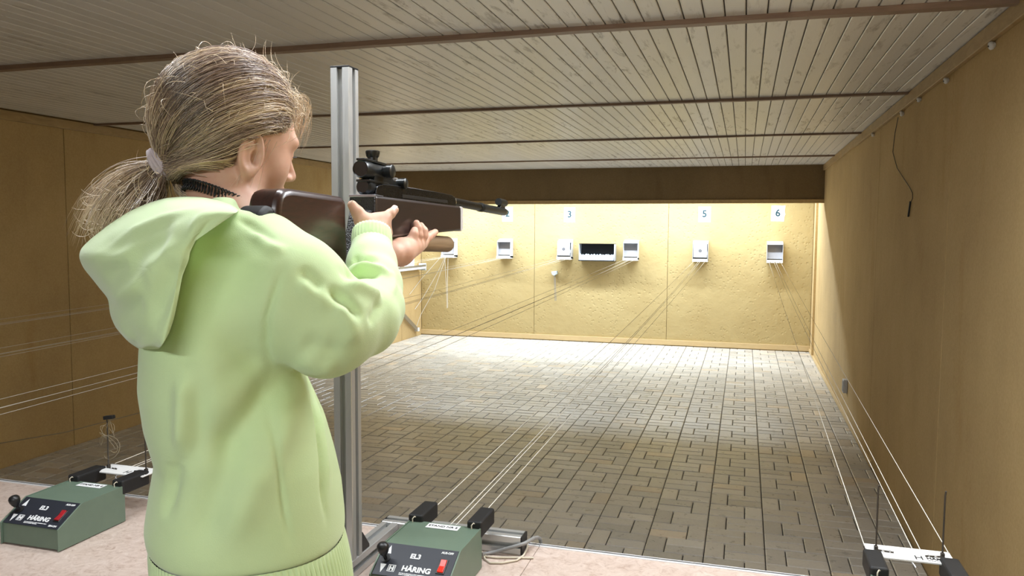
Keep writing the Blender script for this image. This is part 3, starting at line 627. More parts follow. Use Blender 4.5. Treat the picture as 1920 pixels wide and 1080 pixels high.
obj('trigger_guard', MB().tube([rl(.308,-.086,0), rl(.318,-.108,0), rl(.345,-.114,0), rl(.372,-.106,0), rl(.380,-.084,0)], .003, 8), M_GUN, rf, smooth=60)
obj('trigger', MB().tube([rl(.342,-.085,0), rl(.340,-.096,0), rl(.345,-.106,0)], .002, 8), M_GUN, rf, smooth=60)
dw = obj('palm_rest', MB().lathe(rl(.43, -.0905, .0), RU, [(0,0),(0,.0155),(.002,.0165),(.250,.0165),(.252,.0155),(.252,0)], 28), M_DOWEL, rf, smooth=40)
obj('stud', MB().lathe(rl(.56, -.070, 0), -RV, [(-.006,.006),(.006,.006)], 12), M_STEEL, dw)
obj('end_knot', MB().lathe(rl(.682, -.0905, .0), RU, [(0,0),(0,.0024),(.0006,.0022),(.0006,0)], 12), M_FORE, dw)
# ------------------------------------------------------------------ the girl: signed-distance modelling
def smin(a, b, k):
    h = np.clip(.5+.5*(b-a)/k, 0, 1); return b*(1-h)+a*h-k*h*(1-h)
def smax(a, b, k): return -smin(-a, -b, k)
def ell(P, c, r, R=None):
    q = P-np.asarray(c, np.float32)
    if R is not None: q = q@np.asarray(R, np.float32).T
    r = np.asarray(r, np.float32); k0 = np.sqrt(((q/r)**2).sum(-1)); k1 = np.sqrt(((q/(r*r))**2).sum(-1))
    return k0*(k0-1)/np.maximum(k1, 1e-9)
def cone(P, a, b, ra, rb):
    a = np.asarray(a, np.float32); b = np.asarray(b, np.float32); d = b-a; L2 = float(d@d)+1e-12
    t = np.clip(((P-a)@d)/L2, 0, 1); q = P-a-t[..., None]*d
    return np.sqrt((q*q).sum(-1))-(ra+(rb-ra)*t)
def chain(P, pts, k=None):
    d = None
    for (a, ra), (b, rb) in zip(pts[:-1], pts[1:]):
        e = cone(P, a, b, ra, rb); d = e if d is None else (np.minimum(d, e) if not k else smin(d, e, k))
    return d
def nets(f, lo, hi, h):
    lo = np.asarray(lo, float); n = np.ceil((np.asarray(hi)-lo)/h).astype(int)+1
    ax = [(lo[i]+h*np.arange(n[i])).astype(np.float32) for i in range(3)]
    V = np.empty(tuple(n), np.float32)
    for i0 in range(0, n[0], 24):
        X = np.stack(np.meshgrid(ax[0][i0:i0+24], ax[1], ax[2], indexing='ij'), -1); V[i0:i0+24] = f(X)
    S = V < 0; acc = np.zeros((n[0]-1, n[1]-1, n[2]-1, 3), np.float32); cnt = np.zeros(acc.shape[:3], np.int16); edges = []
    for a in range(3):
        s0 = [slice(None)]*3; s1 = [slice(None)]*3; s0[a] = slice(0, -1); s1[a] = slice(1, None)
        cr = np.argwhere(S[tuple(s0)] != S[tuple(s1)]); nx = cr.copy(); nx[:, a] += 1
        v0 = V[cr[:, 0], cr[:, 1], cr[:, 2]]; v1 = V[nx[:, 0], nx[:, 1], nx[:, 2]]
        p = cr.astype(np.float32); p[:, a] += v0/(v0-v1)
        b, c = [q for q in range(3) if q != a]; ok = np.ones(len(cr), bool); cells = []
        for db, dc in ((0,0),(-1,0),(-1,-1),(0,-1)):
            q = cr.copy(); q[:, b] += db; q[:, c] += dc
            g = (q >= 0).all(1) & (q[:, b] < n[b]-1) & (q[:, c] < n[c]-1); ok &= g; cells.append(q)
            np.add.at(acc, tuple(q[g].T), p[g]); np.add.at(cnt, tuple(q[g].T), 1)
        flip = (v0 < 0) ^ (a == 1); edges.append((cells, ok, flip))
    idx = -np.ones(cnt.shape, np.int64); m_ = cnt > 0; idx[m_] = np.arange(m_.sum())
    vs = acc[m_]/cnt[m_][:, None]*h+lo; fs = []
    for cells, ok, flip in edges:
        q = np.stack([idx[tuple(c[ok].T)] for c in cells], 1); fl_ = flip[ok]; q[~fl_] = q[~fl_][:, ::-1]; fs.append(q)
    return vs, np.concatenate(fs)
def relax(vs, fs, it=2, lam=.5):
    e = np.concatenate([fs[:, [0,1]], fs[:, [1,2]], fs[:, [2,3]], fs[:, [3,0]]]); e = np.concatenate([e, e[:, ::-1]])
    for _ in range(it):
        s = np.zeros_like(vs); c = np.zeros(len(vs)); np.add.at(s, e[:, 0], vs[e[:, 1]]); np.add.at(c, e[:, 0], 1)
        vs = vs*(1-lam)+lam*s/np.maximum(c, 1)[:, None]
    return vs
def normals(vs, fs):
    n_ = np.cross(vs[fs[:, 2]]-vs[fs[:, 0]], vs[fs[:, 3]]-vs[fs[:, 1]]) if fs.shape[1] == 4 else np.cross(vs[fs[:, 1]]-vs[fs[:, 0]], vs[fs[:, 2]]-vs[fs[:, 0]])
    o = np.zeros_like(vs)
    for k in range(fs.shape[1]): np.add.at(o, fs[:, k], n_)
    return o/np.maximum(np.linalg.norm(o, axis=1), 1e-12)[:, None]
def np_mesh(name, vs, fs):
    me = bpy.data.meshes.new(name); me.from_pydata(vs.tolist() if hasattr(vs, 'tolist') else vs, [], fs.tolist() if hasattr(fs, 'tolist') else fs); me.update(); return me
from mathutils.bvhtree import BVHTree
def strokes(vs, fs, lst, gap=.12):                             # press creases and raise folds along lines on the cloth
    bv = BVHTree.FromPolygons(vs.tolist(), fs.tolist()); N = normals(vs, fs); disp = np.zeros(len(vs))
    for pts, wd, amp in lst:
        P = []
        for (x0, y0), (x1, y1) in zip(pts[:-1], pts[1:]):
            k = max(2, int(math.hypot(x1-x0, y1-y0)/1.6))
            P += [(x0+(x1-x0)*s/k, y0+(y1-y0)*s/k) for s in range(k)]
        P.append(pts[-1]); hit = []
        for x, y in P:
            d = Vector(ray(x, y)).normalized(); h = bv.ray_cast(Vector(CP), d)[0]
            if h is not None: hit.append(np.array(h))
        if len(hit) < 2: continue
        H_ = np.array(hit); d2 = np.full(len(vs), 9.); tt = np.zeros(len(vs))
        near = np.where((vs > H_.min(0)-3*wd).all(1) & (vs < H_.max(0)+3*wd).all(1))[0]
        if not len(near): continue
        D = np.maximum((vs[near]**2).sum(1)[:, None]+(H_**2).sum(1)[None]-2*vs[near]@H_.T, 0); j = D.argmin(1); dm = np.sqrt(D.min(1)); u_ = j/max(1, len(H_)-1)
        env = np.clip(np.minimum(u_, 1-u_)*3.2, 0, 1); env = env*env*(3-2*env)
        disp[near] += amp*np.exp(-(dm/wd)**2)*env
    return vs+N*disp[:, None]
def cloth(name, c, dark=.0):
    m = mat(name, c, .92); p = coords(m); n = noise(m, 700, 2, .6, p); f = noise(m, 9, 3, .6, p)
    base(m, mix(m, .35, c, ramp(m, f, [(.3, (.42,)*3), (.7, (.58,)*3)]), 'SOFT_LIGHT'))
    bsdf(m).inputs['Sheen Weight'].default_value = .35; bsdf(m).inputs['Sheen Roughness'].default_value = .5
    bump(m, math_(m, 'ADD', n, math_(m, 'MULTIPLY', noise(m, 60, 3, .6, p), .6)), .18, .0015); return m
HOOD = (.60, .77, .41)
M_HOODIE = cloth('pastel_green_fleece', HOOD)
def rib():
    m = cloth('pastel_green_rib', HOOD); return m
M_RIB = rib()
def skin():
    m = mat('skin', (.62, .36, .255), .5); p = coords(m); n = noise(m, 30, 3, .6, p)
    base(m, ramp(m, n, [(.3, (.60, .33, .23)), (.7, (.66, .41, .30))]))
    b = bsdf(m); b.inputs['Subsurface Weight'].default_value = .15; b.inputs['Subsurface Radius'].default_value = (.012, .004, .002); b.inputs['Subsurface Scale'].default_value = .6
    bump(m, noise(m, 500, 2, .5, p), .08, .0008); return m
M_SKIN = skin()
g0 = at(465, 1040, 1.07); girl = thing('person', 'person in a pale green hoodie with a ponytail aiming a rifle', 'person', (g0[0], g0[1], ZS))
GB = np.array((g0[0], g0[1], ZS))
def gobj(name, vs, fs, m_, parent=None, smooth=180, sub=False):
    me = np_mesh(name, np.asarray(vs, float)-GB, fs); return obj(name, me, m_, parent or girl, smooth=smooth)
A2 = ray(455, 700)*np.array((1, 1, 0)); A2 /= np.linalg.norm(A2); A1 = np.array((A2[1], -A2[0], 0))     # across the picture, into the picture
def S(x, y, D, r): return (at(x, y, D), r)
# ---- torso and sleeves
DT = 1.09
RINGS = [(372, 400, 440, .06), (400, 372, 452, .105), (440, 330, 478, .150), (490, 300, 500, .172), (560, 285, 515, .182), (640, 278, 540, .182), (712, 276, 572, .178), (780, 287, 603, .172), (845, 306, 622, .166),
         (900, 297, 634, .164), (960, 289, 640, .162), (1010, 297, 640, .158), (1060, 318, 638, .152), (1120, 340, 632, .15)]
RZ = []; 
for y, xl, xr, hd in RINGS:
    a, b = at(xl, y, DT), at(xr, y, DT); RZ.append(((a[2]+b[2])/2, ((a+b)/2-GB)@A1, ((a+b)/2-GB)@A2, np.linalg.norm(b-a)/2, hd))
RZ = np.array(RZ[::-1])
def torso(P):
    z = P[..., 2]; q = P-GB.astype(np.float32); a = q@A1.astype(np.float32); b = q@A2.astype(np.float32)
    i = lambda k: np.interp(z, RZ[:, 0], RZ[:, k]).astype(np.float32)
    tk = (.009*np.clip((1.240-z)/.006, 0, 1)).astype(np.float32); ra, rb = i(3)-tk, i(4)-tk; e = 2.4
    d = ((np.abs(a-i(1))/ra)**e+(np.abs(b-i(2))/rb)**e)**(1/e)-1
    d = d*np.minimum(ra, rb)
    return np.maximum(np.maximum(d, z-RZ[-1, 0]), RZ[0, 0]-z)
RARM = [S(478, 500, 1.02, .074), S(540, 560, .985, .080), S(612, 606, .985, .066), S(680, 600, 1.03, .046), S(699, 578, 1.07, .041), S(699, 535, 1.11, .0395), S(697, 495, 1.15, .0345), S(697, 462, 1.19, .031)]
LARM = [S(470, 500, 1.22, .075), S(560, 545, 1.26, .06), S(640, 560, 1.29, .05), S(680, 525, 1.315, .040), S(704, 500, 1.33, .033)]
def hoodie_f(P):
    d = smin(torso(P), chain(P, RARM, .012), .018)
    return smin(d, chain(P, LARM, .012), .02)
lo = GB+A1*0; allp = np.array([p for p, r in RARM+LARM]); 
tor = np.array([GB+A1*(r[1]+s*r[3])+A2*(r[2]+q*r[4]) for r in RZ for s in (-1, 1) for q in (-1, 1)]); tor[:, 2] = np.repeat(RZ[:, 0], 4)
bb = np.concatenate([allp-.1, allp+.1, tor]); vs, fs = nets(hoodie_f, bb.min(0)-.02, bb.max(0)+.02, .0038)
vs = relax(vs, fs, 6)
FOLDS = [([(538,480),(517,540),(497,600),(496,650),(512,698),(523,714)], .0045, -.006),          # sleeve seam
  ([(560,705),(530,712),(505,735),(470,785),(430,830),(390,885)], .020, -.017), ([(575,722),(540,770),(500,850),(455,950),(405,1050)], .024, .012),
  ([(455,800),(425,880),(390,980),(372,1050)], .022, -.010), ([(520,760),(500,820),(470,900)], .014, -.006),
  ([(512,735),(508,790),(517,870),(532,950),(549,1040)], .0042, -.0045),                              # side seam
  ([(576,722),(594,790),(603,860),(606,930),(616,1000)], .0045, -.006), ([(585,722),(604,800),(614,880),(618,940)], .006, .004),
  ([(347,690),(348,760),(345,815),(335,862)], .012, .013), ([(366,700),(368,790),(358,860),(330,900)], .014, -.007), ([(318,850),(330,870),(322,920),(305,980)], .012, -.008),
  ([(606,540),(632,552),(655,572),(672,592),(680,603)], .0075, -.012), ([(636,520),(665,512),(695,512),(720,520)], .009, -.010),
  ([(644,506),(665,485),(690,484),(716,492)], .007, -.009), ([(640,532),(672,538),(702,552),(716,580)], .009, .009), ([(655,500),(685,497),(715,506),(735,525)], .007, .007),
  ([(625,560),(648,585),(660,620),(655,655)], .012, .007), ([(690,610),(705,585),(712,555)], .008, -.006), ([(730,560),(738,535),(732,500)], .006, .004),
  ([(560,500),(590,530),(610,545)], .008, -.006), ([(555,520),(590,556),(630,580)], .012, .006),
  ([(520,460),(475,425),(440,405)], .006, -.004), ([(540,475),(505,462),(470,430)], .008, .005),
  ([(420,470),(455,540),(470,620),(450,700)], .03, -.008), ([(370,560),(400,640),(410,740),(390,830)], .03, .007),
  ([(500,660),(450,690),(400,720)], .016, -.004), ([(640,690),(600,690),(560,660)], .02, .006), ([(560,640),(610,660),(650,650)], .016, -.006)]
vs = strokes(vs, fs, FOLDS); vs = relax(vs, fs, 1, .25)
gobj('hoodie', vs, fs, M_HOODIE)
# ---- ribbed bands
def rib_band(name, ring, nrib, h0, h1, amp, parent, flare=.0):   # ring(angle)->(centre point, outward), extruded along axis
    pass
def rib_tube(name, c0, c1, ra, rb, ax1, ax2, nrib, amp, rows=5, bulge=.003, par=None, pw=2.0):
    n_ = nrib*4; V = []; 
    for j in range(rows+2):
        s = min(j, rows)/rows; c = c0+(c1-c0)*s; k = 1+0*s; ins = .006 if j == rows+1 else 0
        for i in range(n_):
            q = 2*math.pi*i/n_; am = amp*math.cos(q*nrib)*(1 if 0 < j <= rows else .3)+bulge*math.sin(math.pi*s)-ins
            cc, ss = math.cos(q), math.sin(q); e = 2/pw
            x_, y_ = abs(cc)**e*(1 if cc > 0 else -1), abs(ss)**e*(1 if ss > 0 else -1)
            V.append(c+ax1*((ra+am)*x_)+ax2*((rb+am)*y_))
    Fc = [(j*n_+i, j*n_+(i+1) % n_, (j+1)*n_+(i+1) % n_, (j+1)*n_+i) for j in range(rows+1) for i in range(n_)]
    return gobj(name, V, Fc, M_RIB, par)
zb_ = RZ[0, 0]+.012
r_ = RZ[0]; cb = GB+A1*r_[1]+A2*r_[2]
i_ = lambda z, k: float(np.interp(z, RZ[:, 0], RZ[:, k]))
zt_ = 1.238
ct = GB+A1*i_(zt_, 1)+A2*i_(zt_, 2)
rib_tube('hem_band', np.array((ct[0], ct[1], zt_)), np.array((cb[0], cb[1], zt_-.085)), i_(zt_, 3)-.002, i_(zt_, 4)-.002, A1, A2, 110, .0014, 8, .003, pw=2.4)
def cuff(name, p0, p1, r0, nrib=34, flat=1.0):
    ax = (p1-p0)/np.linalg.norm(p1-p0); a = np.cross(ax, CF); a /= np.linalg.norm(a); b = np.cross(ax, a)
    return rib_tube(name, p0, p1, r0, r0*flat, a, b, nrib, .0007, 6, .0015)
cuff('cuff', at(697, 468, 1.183), at(697, 433, 1.2), .0285)
cuff('cuff', at(694, 508, 1.325), at(715, 490, 1.337), .0255)
# ---- hood lying on the back
OUT = [(452,396),(436,384),(410,375),(380,369.5),(345,368),(310,371),(275,381),(240,397),(205,420),(172,446),(151,466),(147,482),(156,503),(172,522),(190,545),(203,560),(206,590),(216,614),(240,641),(264,657),(285,661),(300,655),(316,628),(328,595),(338,552),(346,508),(356,472),(372,442),(390,418),(410,404),(434,400)]
RB = [(452,398),(434,400),(410,404),(390,418),(372,442),(356,472),(346,508),(338,552),(328,595),(316,628),(300,655)]; LB = OUT[:22]
def resample(p, n_, closed):
    p = np.array(p, float); q = np.vstack([p, p[:1]]) if closed else p
    d = np.r_[0, np.cumsum(np.linalg.norm(np.diff(q, axis=0), axis=1))]; s = np.linspace(0, d[-1], n_, endpoint=not closed)
    return np.c_[np.interp(s, d, q[:, 0]), np.interp(s, d, q[:, 1])]
def smooth_loop(p, it):
    for _ in range(it): p = .5*p+.25*(np.roll(p, 1, 0)+np.roll(p, -1, 0))
    return p
ob = smooth_loop(resample(OUT, 220, True), 3); rbp = resample(RB, 500, False); lbp = resample(LB, 900, False); cen = np.array((288., 505.))
NR = 34; V = []; na = len(ob)
def dist(P, L): return (np.maximum(((P[:, None]-L[None])**2).sum(-1), 1e-4)**-3).mean(1)**(-1/6)
def layer(back):
    L = []
    for j in range(1, NR+1):
        rho = math.sin(j/NR*math.pi/2)
        p = cen+(ob-cen)*rho; dl, dr = dist(p, lbp), dist(p, rbp)
        if j == NR: e1 = np.sqrt(((p[:, None]-lbp[None])**2).sum(-1)).min(1); e2 = np.sqrt(((p[:, None]-rbp[None])**2).sum(-1)).min(1); dl = np.where(e1 < 3, 0, dl); dr = np.where(e2 < 3, 0, dr)
        s = dl/np.maximum(dl+dr, 1e-6)
        if not back:
            D = 1.085-.222*np.sqrt(np.clip(1-(1-s)**2.0, 0, 1)); edge = np.clip(1-np.sqrt(((p[:, None]-rbp[None])**2).sum(-1)).min(1)/16, 0, 1); D = D+.010*edge**2
        else: D = 1.085+.09*np.sqrt(np.clip(1-(2*s-1)**2, 0, 1))
        L.append(np.array([at(p[i, 0], p[i, 1], D[i]) for i in range(na)]))
    return L
Lf, Lb = layer(False), layer(True)
V = [np.mean(Lf[0], 0)]+[p for l in Lf for p in l]
Fh = [(0, 1+(i+1) % na, 1+i, 1+i) for i in range(na)]+[(1+j*na+i, 1+j*na+(i+1) % na, 1+(j+1)*na+(i+1) % na, 1+(j+1)*na+i) for j in range(NR-1) for i in range(na)]
nb = len(V); V += [p for l in Lb for p in l]+[at(cen[0], cen[1], 1.17)]
Fb = [(nb+j*na+i, nb+(j+1)*na+i, nb+(j+1)*na+(i+1) % na, nb+j*na+(i+1) % na) for j in range(NR-1) for i in range(na)]
Fb += [(1+(NR-1)*na+i, 1+(NR-1)*na+(i+1) % na, nb+(NR-1)*na+(i+1) % na, nb+(NR-1)*na+i) for i in range(na)]
Fh = [f if f[2] != f[3] else f[:3] for f in Fh]+Fb+[(len(V)-1, nb+i, nb+(i+1) % na) for i in range(na)]
V = np.array(V); fq = np.array([f if len(f) == 4 else (f[0], f[1], f[2], f[2]) for f in Fh])
HF = [([(165,488),(200,462),(250,430),(300,408),(350,396),(395,388)], .0045, -.005), ([(172,498),(210,472),(260,440),(310,418),(360,404)], .006, .003),
      ([(203,562),(225,558),(250,545),(275,520)], .012, -.008), ([(212,596),(232,590),(255,575),(272,555)], .014, .005), ([(222,612),(240,625),(262,640)], .005, -.007), ([(262,655),(272,645),(285,640)], .005, -.005),
      ([(225,486),(280,460),(330,430)], .022, .008), ([(255,520),(300,500),(340,450)], .02, -.007), ([(280,620),(300,570),(318,520),(335,470)], .014, .007), ([(190,520),(215,505),(240,490)], .012, .006), ([(178,470),(215,455),(250,440)], .012, .004),
      ([(400,392),(375,408),(355,440)], .008, -.004)]
V = relax(strokes(V, fq, HF), fq, 3, .5)
hd_ = gobj('hood', V, [tuple(f) for f in Fh], M_HOODIE)
# ---- head and neck
HC = at(434, 236, 1.15)
los = HC-CP; los[2] = 0; los /= np.linalg.norm(los); rgt = np.array((los[1], -los[0], 0))
th = math.radians(60); HF0 = los*math.cos(th)+rgt*math.sin(th); HX0 = np.cross(HF0, (0, 0, 1))     # facing, her right
pit, rol = math.radians(9), math.radians(4)
HY = HF0*math.cos(pit)-np.array((0, 0, 1))*math.sin(pit); HZ = np.cross(HX0, HY)
HX = HX0*math.cos(rol)-HZ*math.sin(rol); HZ = HX0*math.sin(rol)+HZ*math.cos(rol)
HM = np.array([HX, HY, HZ])                                    # world -> head axes
def hw_(p): return HC+p[0]*HX+p[1]*HY+p[2]*HZ
CRX, CRY, CRZ = .0745, .0945, .0905
NB = (at(434, 430, 1.11)-HC)@HM.T
def head_f(P):
    q = (P-HC.astype(np.float32))@HM.astype(np.float32).T
    ax = np.abs(q[..., 0]); m = q.copy(); m[..., 0] = ax          # mirrored
    d = ell(q, (0, -.002, .0), (CRX, CRY, CRZ))
    d = smin(d, ell(q, (0, .034, -.048), (.054, .054, .070)), .03)
    d = smin(d, ell(q, (0, .052, -.092), (.037, .040, .030)), .025)          # jaw and chin
    d = smin(d, ell(m, (.036, .050, -.052), (.022, .022, .024)), .02)        # cheeks
    d = smin(d, ell(m, (.052, .000, -.074), (.016, .026, .026)), .02)        # jaw corners
    d = smin(d, ell(m, (.026, .077, -.006), (.024, .012, .008)), .018)       # brow
    d = smax(d, -ell(m, (.031, .096, -.025), (.017, .012, .010)), .010)      # eye hollows
    d = smin(d, ell(m, (.031, .0745, -.026), (.0155, .011, .0100)), .004)     # eyeballs and lids
    d = smin(d, cone(q, (0, .085, -.010), (0, .1095, -.051), .0085, .0088), .012)  # nose
    d = smin(d, ell(m, (.0085, .098, -.056), (.007, .009, .006)), .006)
    d = smin(d, ell(q, (0, .086, -.077), (.021, .010, .0065)), .008)         # lips
    d = smin(d, ell(q, (0, .084, -.086), (.018, .010, .006)), .007)
    # ears
    er = np.array([[.90, .0, -.44], [0, 1, 0], [.44, 0, .90]], np.float32)
    e = ell(m, (.0745, -.008, -.044), (.0075, .0175, .0295), None)
    rim = np.abs(np.sqrt(((m[..., 1]+.009)/.0155)**2+((m[..., 2]+.042)/.0265)**2)-1)*.0155
    e2 = np.sqrt(rim**2+(ax-.0815)**2)-.0040
    e = smin(e, e2, .005)
    e = smax(e, -ell(m, (.085, -.002, -.046), (.0105, .0075, .012)), .003)    # concha
    e = smax(e, -ell(m, (.086, -.003, -.026), (.007, .0045, .009)), .004)
    e = smin(e, ell(m, (.077, .006, -.045), (.006, .0045, .007)), .004)       # tragus
    d = smin(d, e, .006)
    n_ = cone(q, (0, -.014, -.055), (NB[0], NB[1]-.004, NB[2]), .046, .051); d = smin(d, n_, .02)
    n2 = cone(q, (NB[0], NB[1], NB[2]), (NB[0], NB[1], NB[2]-.05), .052, .085); return smin(d, n2, .02)
cs = np.array([hw_((x, y, z)) for x in (-.11, .11) for y in (-.12, .135) for z in (-.21, .11)])
vs, fs = nets(head_f, cs.min(0), cs.max(0), .0024); vs = relax(vs, fs, 2, .4)
BV, BF = [vs], [fs]
# ---- hands
def rh(P):
    d = chain(P, [S(696, 480, 1.17, .0225), S(698, 452, 1.197, .0215)])
    wr_ = at(699, 448, 1.20)
    for kx, ky, kD in ((686, 420, 1.202), (699, 416, 1.208), (711, 414, 1.216), (718, 424, 1.222)):
        d = smin(d, cone(P, wr_, at(kx, ky, kD), .0155, .0115), .012)
    th_ = chain(P, [S(690, 430, 1.200, .0135), S(679, 413, 1.196, .0118), S(671, 399, 1.195, .0096), S(660.5, 384.5, 1.194, .0074)], .004); d = smin(d, th_, .009)
    ix = chain(P, [S(711, 416, 1.216, .0112), S(722, 408.5, 1.222, .0088), S(732, 401, 1.23, .0078), S(740.5, 393.5, 1.238, .0062)], .003); d = smin(d, ix, .008)
    md = chain(P, [S(718, 424, 1.220, .0108), S(724.5, 437, 1.226, .0092), S(717, 444, 1.262, .0078), S(700, 441, 1.285, .007)], .003); d = smin(d, md, .006)
    rg = chain(P, [S(714, 434, 1.216, .0105), S(719, 450, 1.226, .0088), S(712, 456, 1.26, .0076), S(697, 452, 1.28, .007)], .003); d = smin(d, rg, .006)
    lt = chain(P, [S(708, 444, 1.21, .0095), S(712, 461, 1.222, .0078), S(706, 466, 1.255, .0068), S(694, 462, 1.27, .006)], .003); d = smin(d, lt, .006)
    return d
def lh(P):
    d = chain(P, [S(690, 505, 1.32, .026), S(735, 476, 1.348, .0215), S(752, 472, 1.372, .021)])
    for kx, ky, kD in ((772, 460, 1.405), (778, 458, 1.425), (785, 457, 1.448), (791, 456, 1.468)):
        d = smin(d, cone(P, at(750, 473, 1.372), at(kx, ky, kD), .0185, .0115), .012)
    f1 = chain(P, [S(771, 461, 1.400, .0108), S(774, 446, 1.398, .0085), S(776.5, 438, 1.398, .0078), S(777.5, 431.5, 1.400, .0064)], .003)
    f2 = chain(P, [S(778, 458, 1.422, .0108), S(784.5, 441, 1.418, .0085), S(784, 428, 1.418, .0076), S(781, 418.5, 1.418, .0062)], .003)
    f3 = chain(P, [S(785, 457, 1.444, .0108), S(794, 442, 1.442, .0085), S(794.5, 433, 1.442, .0078), S(789, 423, 1.442, .0063)], .003)
    f4 = chain(P, [S(790, 456, 1.468, .0105), S(801, 446, 1.482, .0085), S(809, 440, 1.495, .0074), S(816, 435, 1.508, .0062)], .003)
    for f in (f1, f2, f3, f4): d = smin(d, f, .0045)
    tb = chain(P, [S(748, 466, 1.385, .014), S(748, 452, 1.42, .0105), S(752, 440, 1.45, .009), S(757, 430, 1.465, .0075)], .003)   # thumb, far side
    return smin(d, tb, .008)
for f, lo_, hi_ in ((rh, (640, 370, 1.15), (760, 490, 1.31)), (lh, (670, 400, 1.29), (830, 520, 1.54))):
    c = np.array([at(x, y, D) for x in (lo_[0], hi_[0]) for y in (lo_[1], hi_[1]) for D in (lo_[2], hi_[2])])
    v2, f2_ = nets(f, c.min(0), c.max(0), .0019); v2 = relax(v2, f2_, 2, .4); BF.append(f2_+sum(len(q) for q in BV)); BV.append(v2)
# trunk, arms and legs under the clothes, one surface
def lz(a, b, z): return np.array((*(GB[:2]+A1[:2]*a+A2[:2]*b), z))
RZm = lambda z: (float(np.interp(z, RZ[:, 0], RZ[:, 1])), float(np.interp(z, RZ[:, 0], RZ[:, 2])))
def trunk(P):
    a, b = RZm(1.65); p1 = lz(a, b, 1.58); a, b = RZm(1.3); p2 = lz(a, b, 1.25); p3 = lz(a-.01, b, 1.12)
    d = chain(P, [(p1, .085), (p2, .08), (p3, .088)], .03)
    d = smin(d, chain(P, [(at(434, 430, 1.11), .045), (p1, .08)]), .03)
    d = smin(d, chain(P, [(p, r*.55) for p, r in RARM], .01), .02); d = smin(d, chain(P, [(p, r*.55) for p, r in LARM], .01), .02)
    for s in (-1, 1):
        d = smin(d, chain(P, [(lz(a-.01, b+s*.075, 1.12), .066), (lz(a, b+s*.085, .73), .052), (lz(a-.02, b+s*.09, .36), .04)], .02), .02)
    return d
c = np.array([lz(-.25, -.25, ZS), lz(.35, .35, 1.75), lz(-.25, .35, ZS), lz(.35, -.25, 1.75)]); v2, f2_ = nets(trunk, c.min(0), c.max(0), .011)
BF.append(f2_+sum(len(q) for q in BV)); BV.append(v2)
body = gobj('body', np.concatenate(BV), np.concatenate(BF), M_SKIN)
def jeans(P):
    a, b = RZm(1.3); d = chain(P, [(lz(a-.005, b, 1.19), .122), (lz(a-.01, b, 1.08), .125)])
    for s in (-1, 1):
        d = smin(d, chain(P, [(lz(a-.01, b+s*.075, 1.08), .095), (lz(a, b+s*.085, .73), .072), (lz(a-.02, b+s*.09, .34), .06)], .02), .015)
    return np.maximum(d, .33-P[..., 2])
v2, f2_ = nets(jeans, c.min(0), lz(.35, .35, 1.35)+.3, .010); gobj('trousers', relax(v2, f2_, 2), f2_, cloth('dark_denim', (.03, .04, .07)))
a, b = RZm(1.3)
for s in (-1, 1):
    def shoe(P):
        p = lz(a-.03, b+s*.09, ZS+.045); return np.maximum(smin(cone(P, p, p+A1*.15-np.array((0, 0, .012)), .045, .036), cone(P, p, p+np.array((0, 0, .05)), .042, .042), .02), ZS+.001-P[..., 2])
    p = lz(a-.03, b+s*.09, ZS); v2, f2_ = nets(shoe, p-np.array((.22, .22, .02)), p+np.array((.22, .22, .17)), .007); gobj('shoe', relax(v2, f2_, 2), f2_, M_WHITE)
# eyelashes, eyebrow and eye of the visible side
def hobj(name, mb, m_, parent=None, **k):
    mb.v = [tuple(hw_(p)-GB) for p in mb.v]; return obj(name, mb, m_, parent or body, **k)
M_LASH = mat('dark_lash', (.03, .018, .012), .6); M_BROW = mat('brow_hair', (.16, .095, .055), .7)
for s in (1, -1):
    hobj('eye', MB().lathe((s*.031, .0725, -.0255), (0, 1, 0), [(-.010, .002), (-.006, .0085), (0, .0112), (.006, .0095), (.0105, .004), (.0114, 0)], 16), mat('eye_white', (.7, .68, .66), .2), smooth=80)
    b = MB()
    for i in range(16):
        q = i/15-.5; x = s*(.031+.026*q); y0 = .0850-.016*q*q-.010*max(0, q); z0 = -.0235-.012*q*q
        b.tube([(x, y0, z0), (x+s*.002*q, y0+.005, z0-.0012), (x+s*.004*q, y0+.0095, z0+.0005)], [.0007, .0005, .00015], 4)
    hobj('eyelashes', b, M_LASH)
    b = MB().tube([(s*.014, .0925, -.006), (s*.026, .0905, .0005), (s*.038, .0835, .0025), (s*.048, .074, -.002)], [.0012, .0019, .0016, .0005], 6)
    hobj('eyebrow', b, M_BROW, smooth=80)
# fingernails
def nail(p, d, n_):
    p, d, n_ = (np.asarray(q, float) for q in (p, d, n_)); d = d/np.linalg.norm(d); n_ = n_-d*(n_@d); n_ /= np.linalg.norm(n_); w_ = np.cross(d, n_)
    V = [p-GB+d*(.005*a)+w_*(.0042*b)+n_*(-.0012*b*b) for a in (-1, -.3, .4, .85, 1.05) for b in (-1, -.5, 0, .5, 1) for _ in (0,) ]
    V = [np.array(v) for v in V]; Fq = [(i*5+j, i*5+j+1, (i+1)*5+j+1, (i+1)*5+j) for i in range(4) for j in range(4)]
    return obj('fingernail', MB().add(V, Fq), mat('nail', (.72, .50, .42), .25), body, smooth=180)
nail(at(661.5, 385.5, 1.194)-CF*.0066, at(660, 383, 1.194)-at(669, 396, 1.194), -CF)
nail(at(739, 393, 1.236)-CF*.0048+CU*.0035, at(740, 393, 1.238)-at(732, 401, 1.23), -CF+CU)
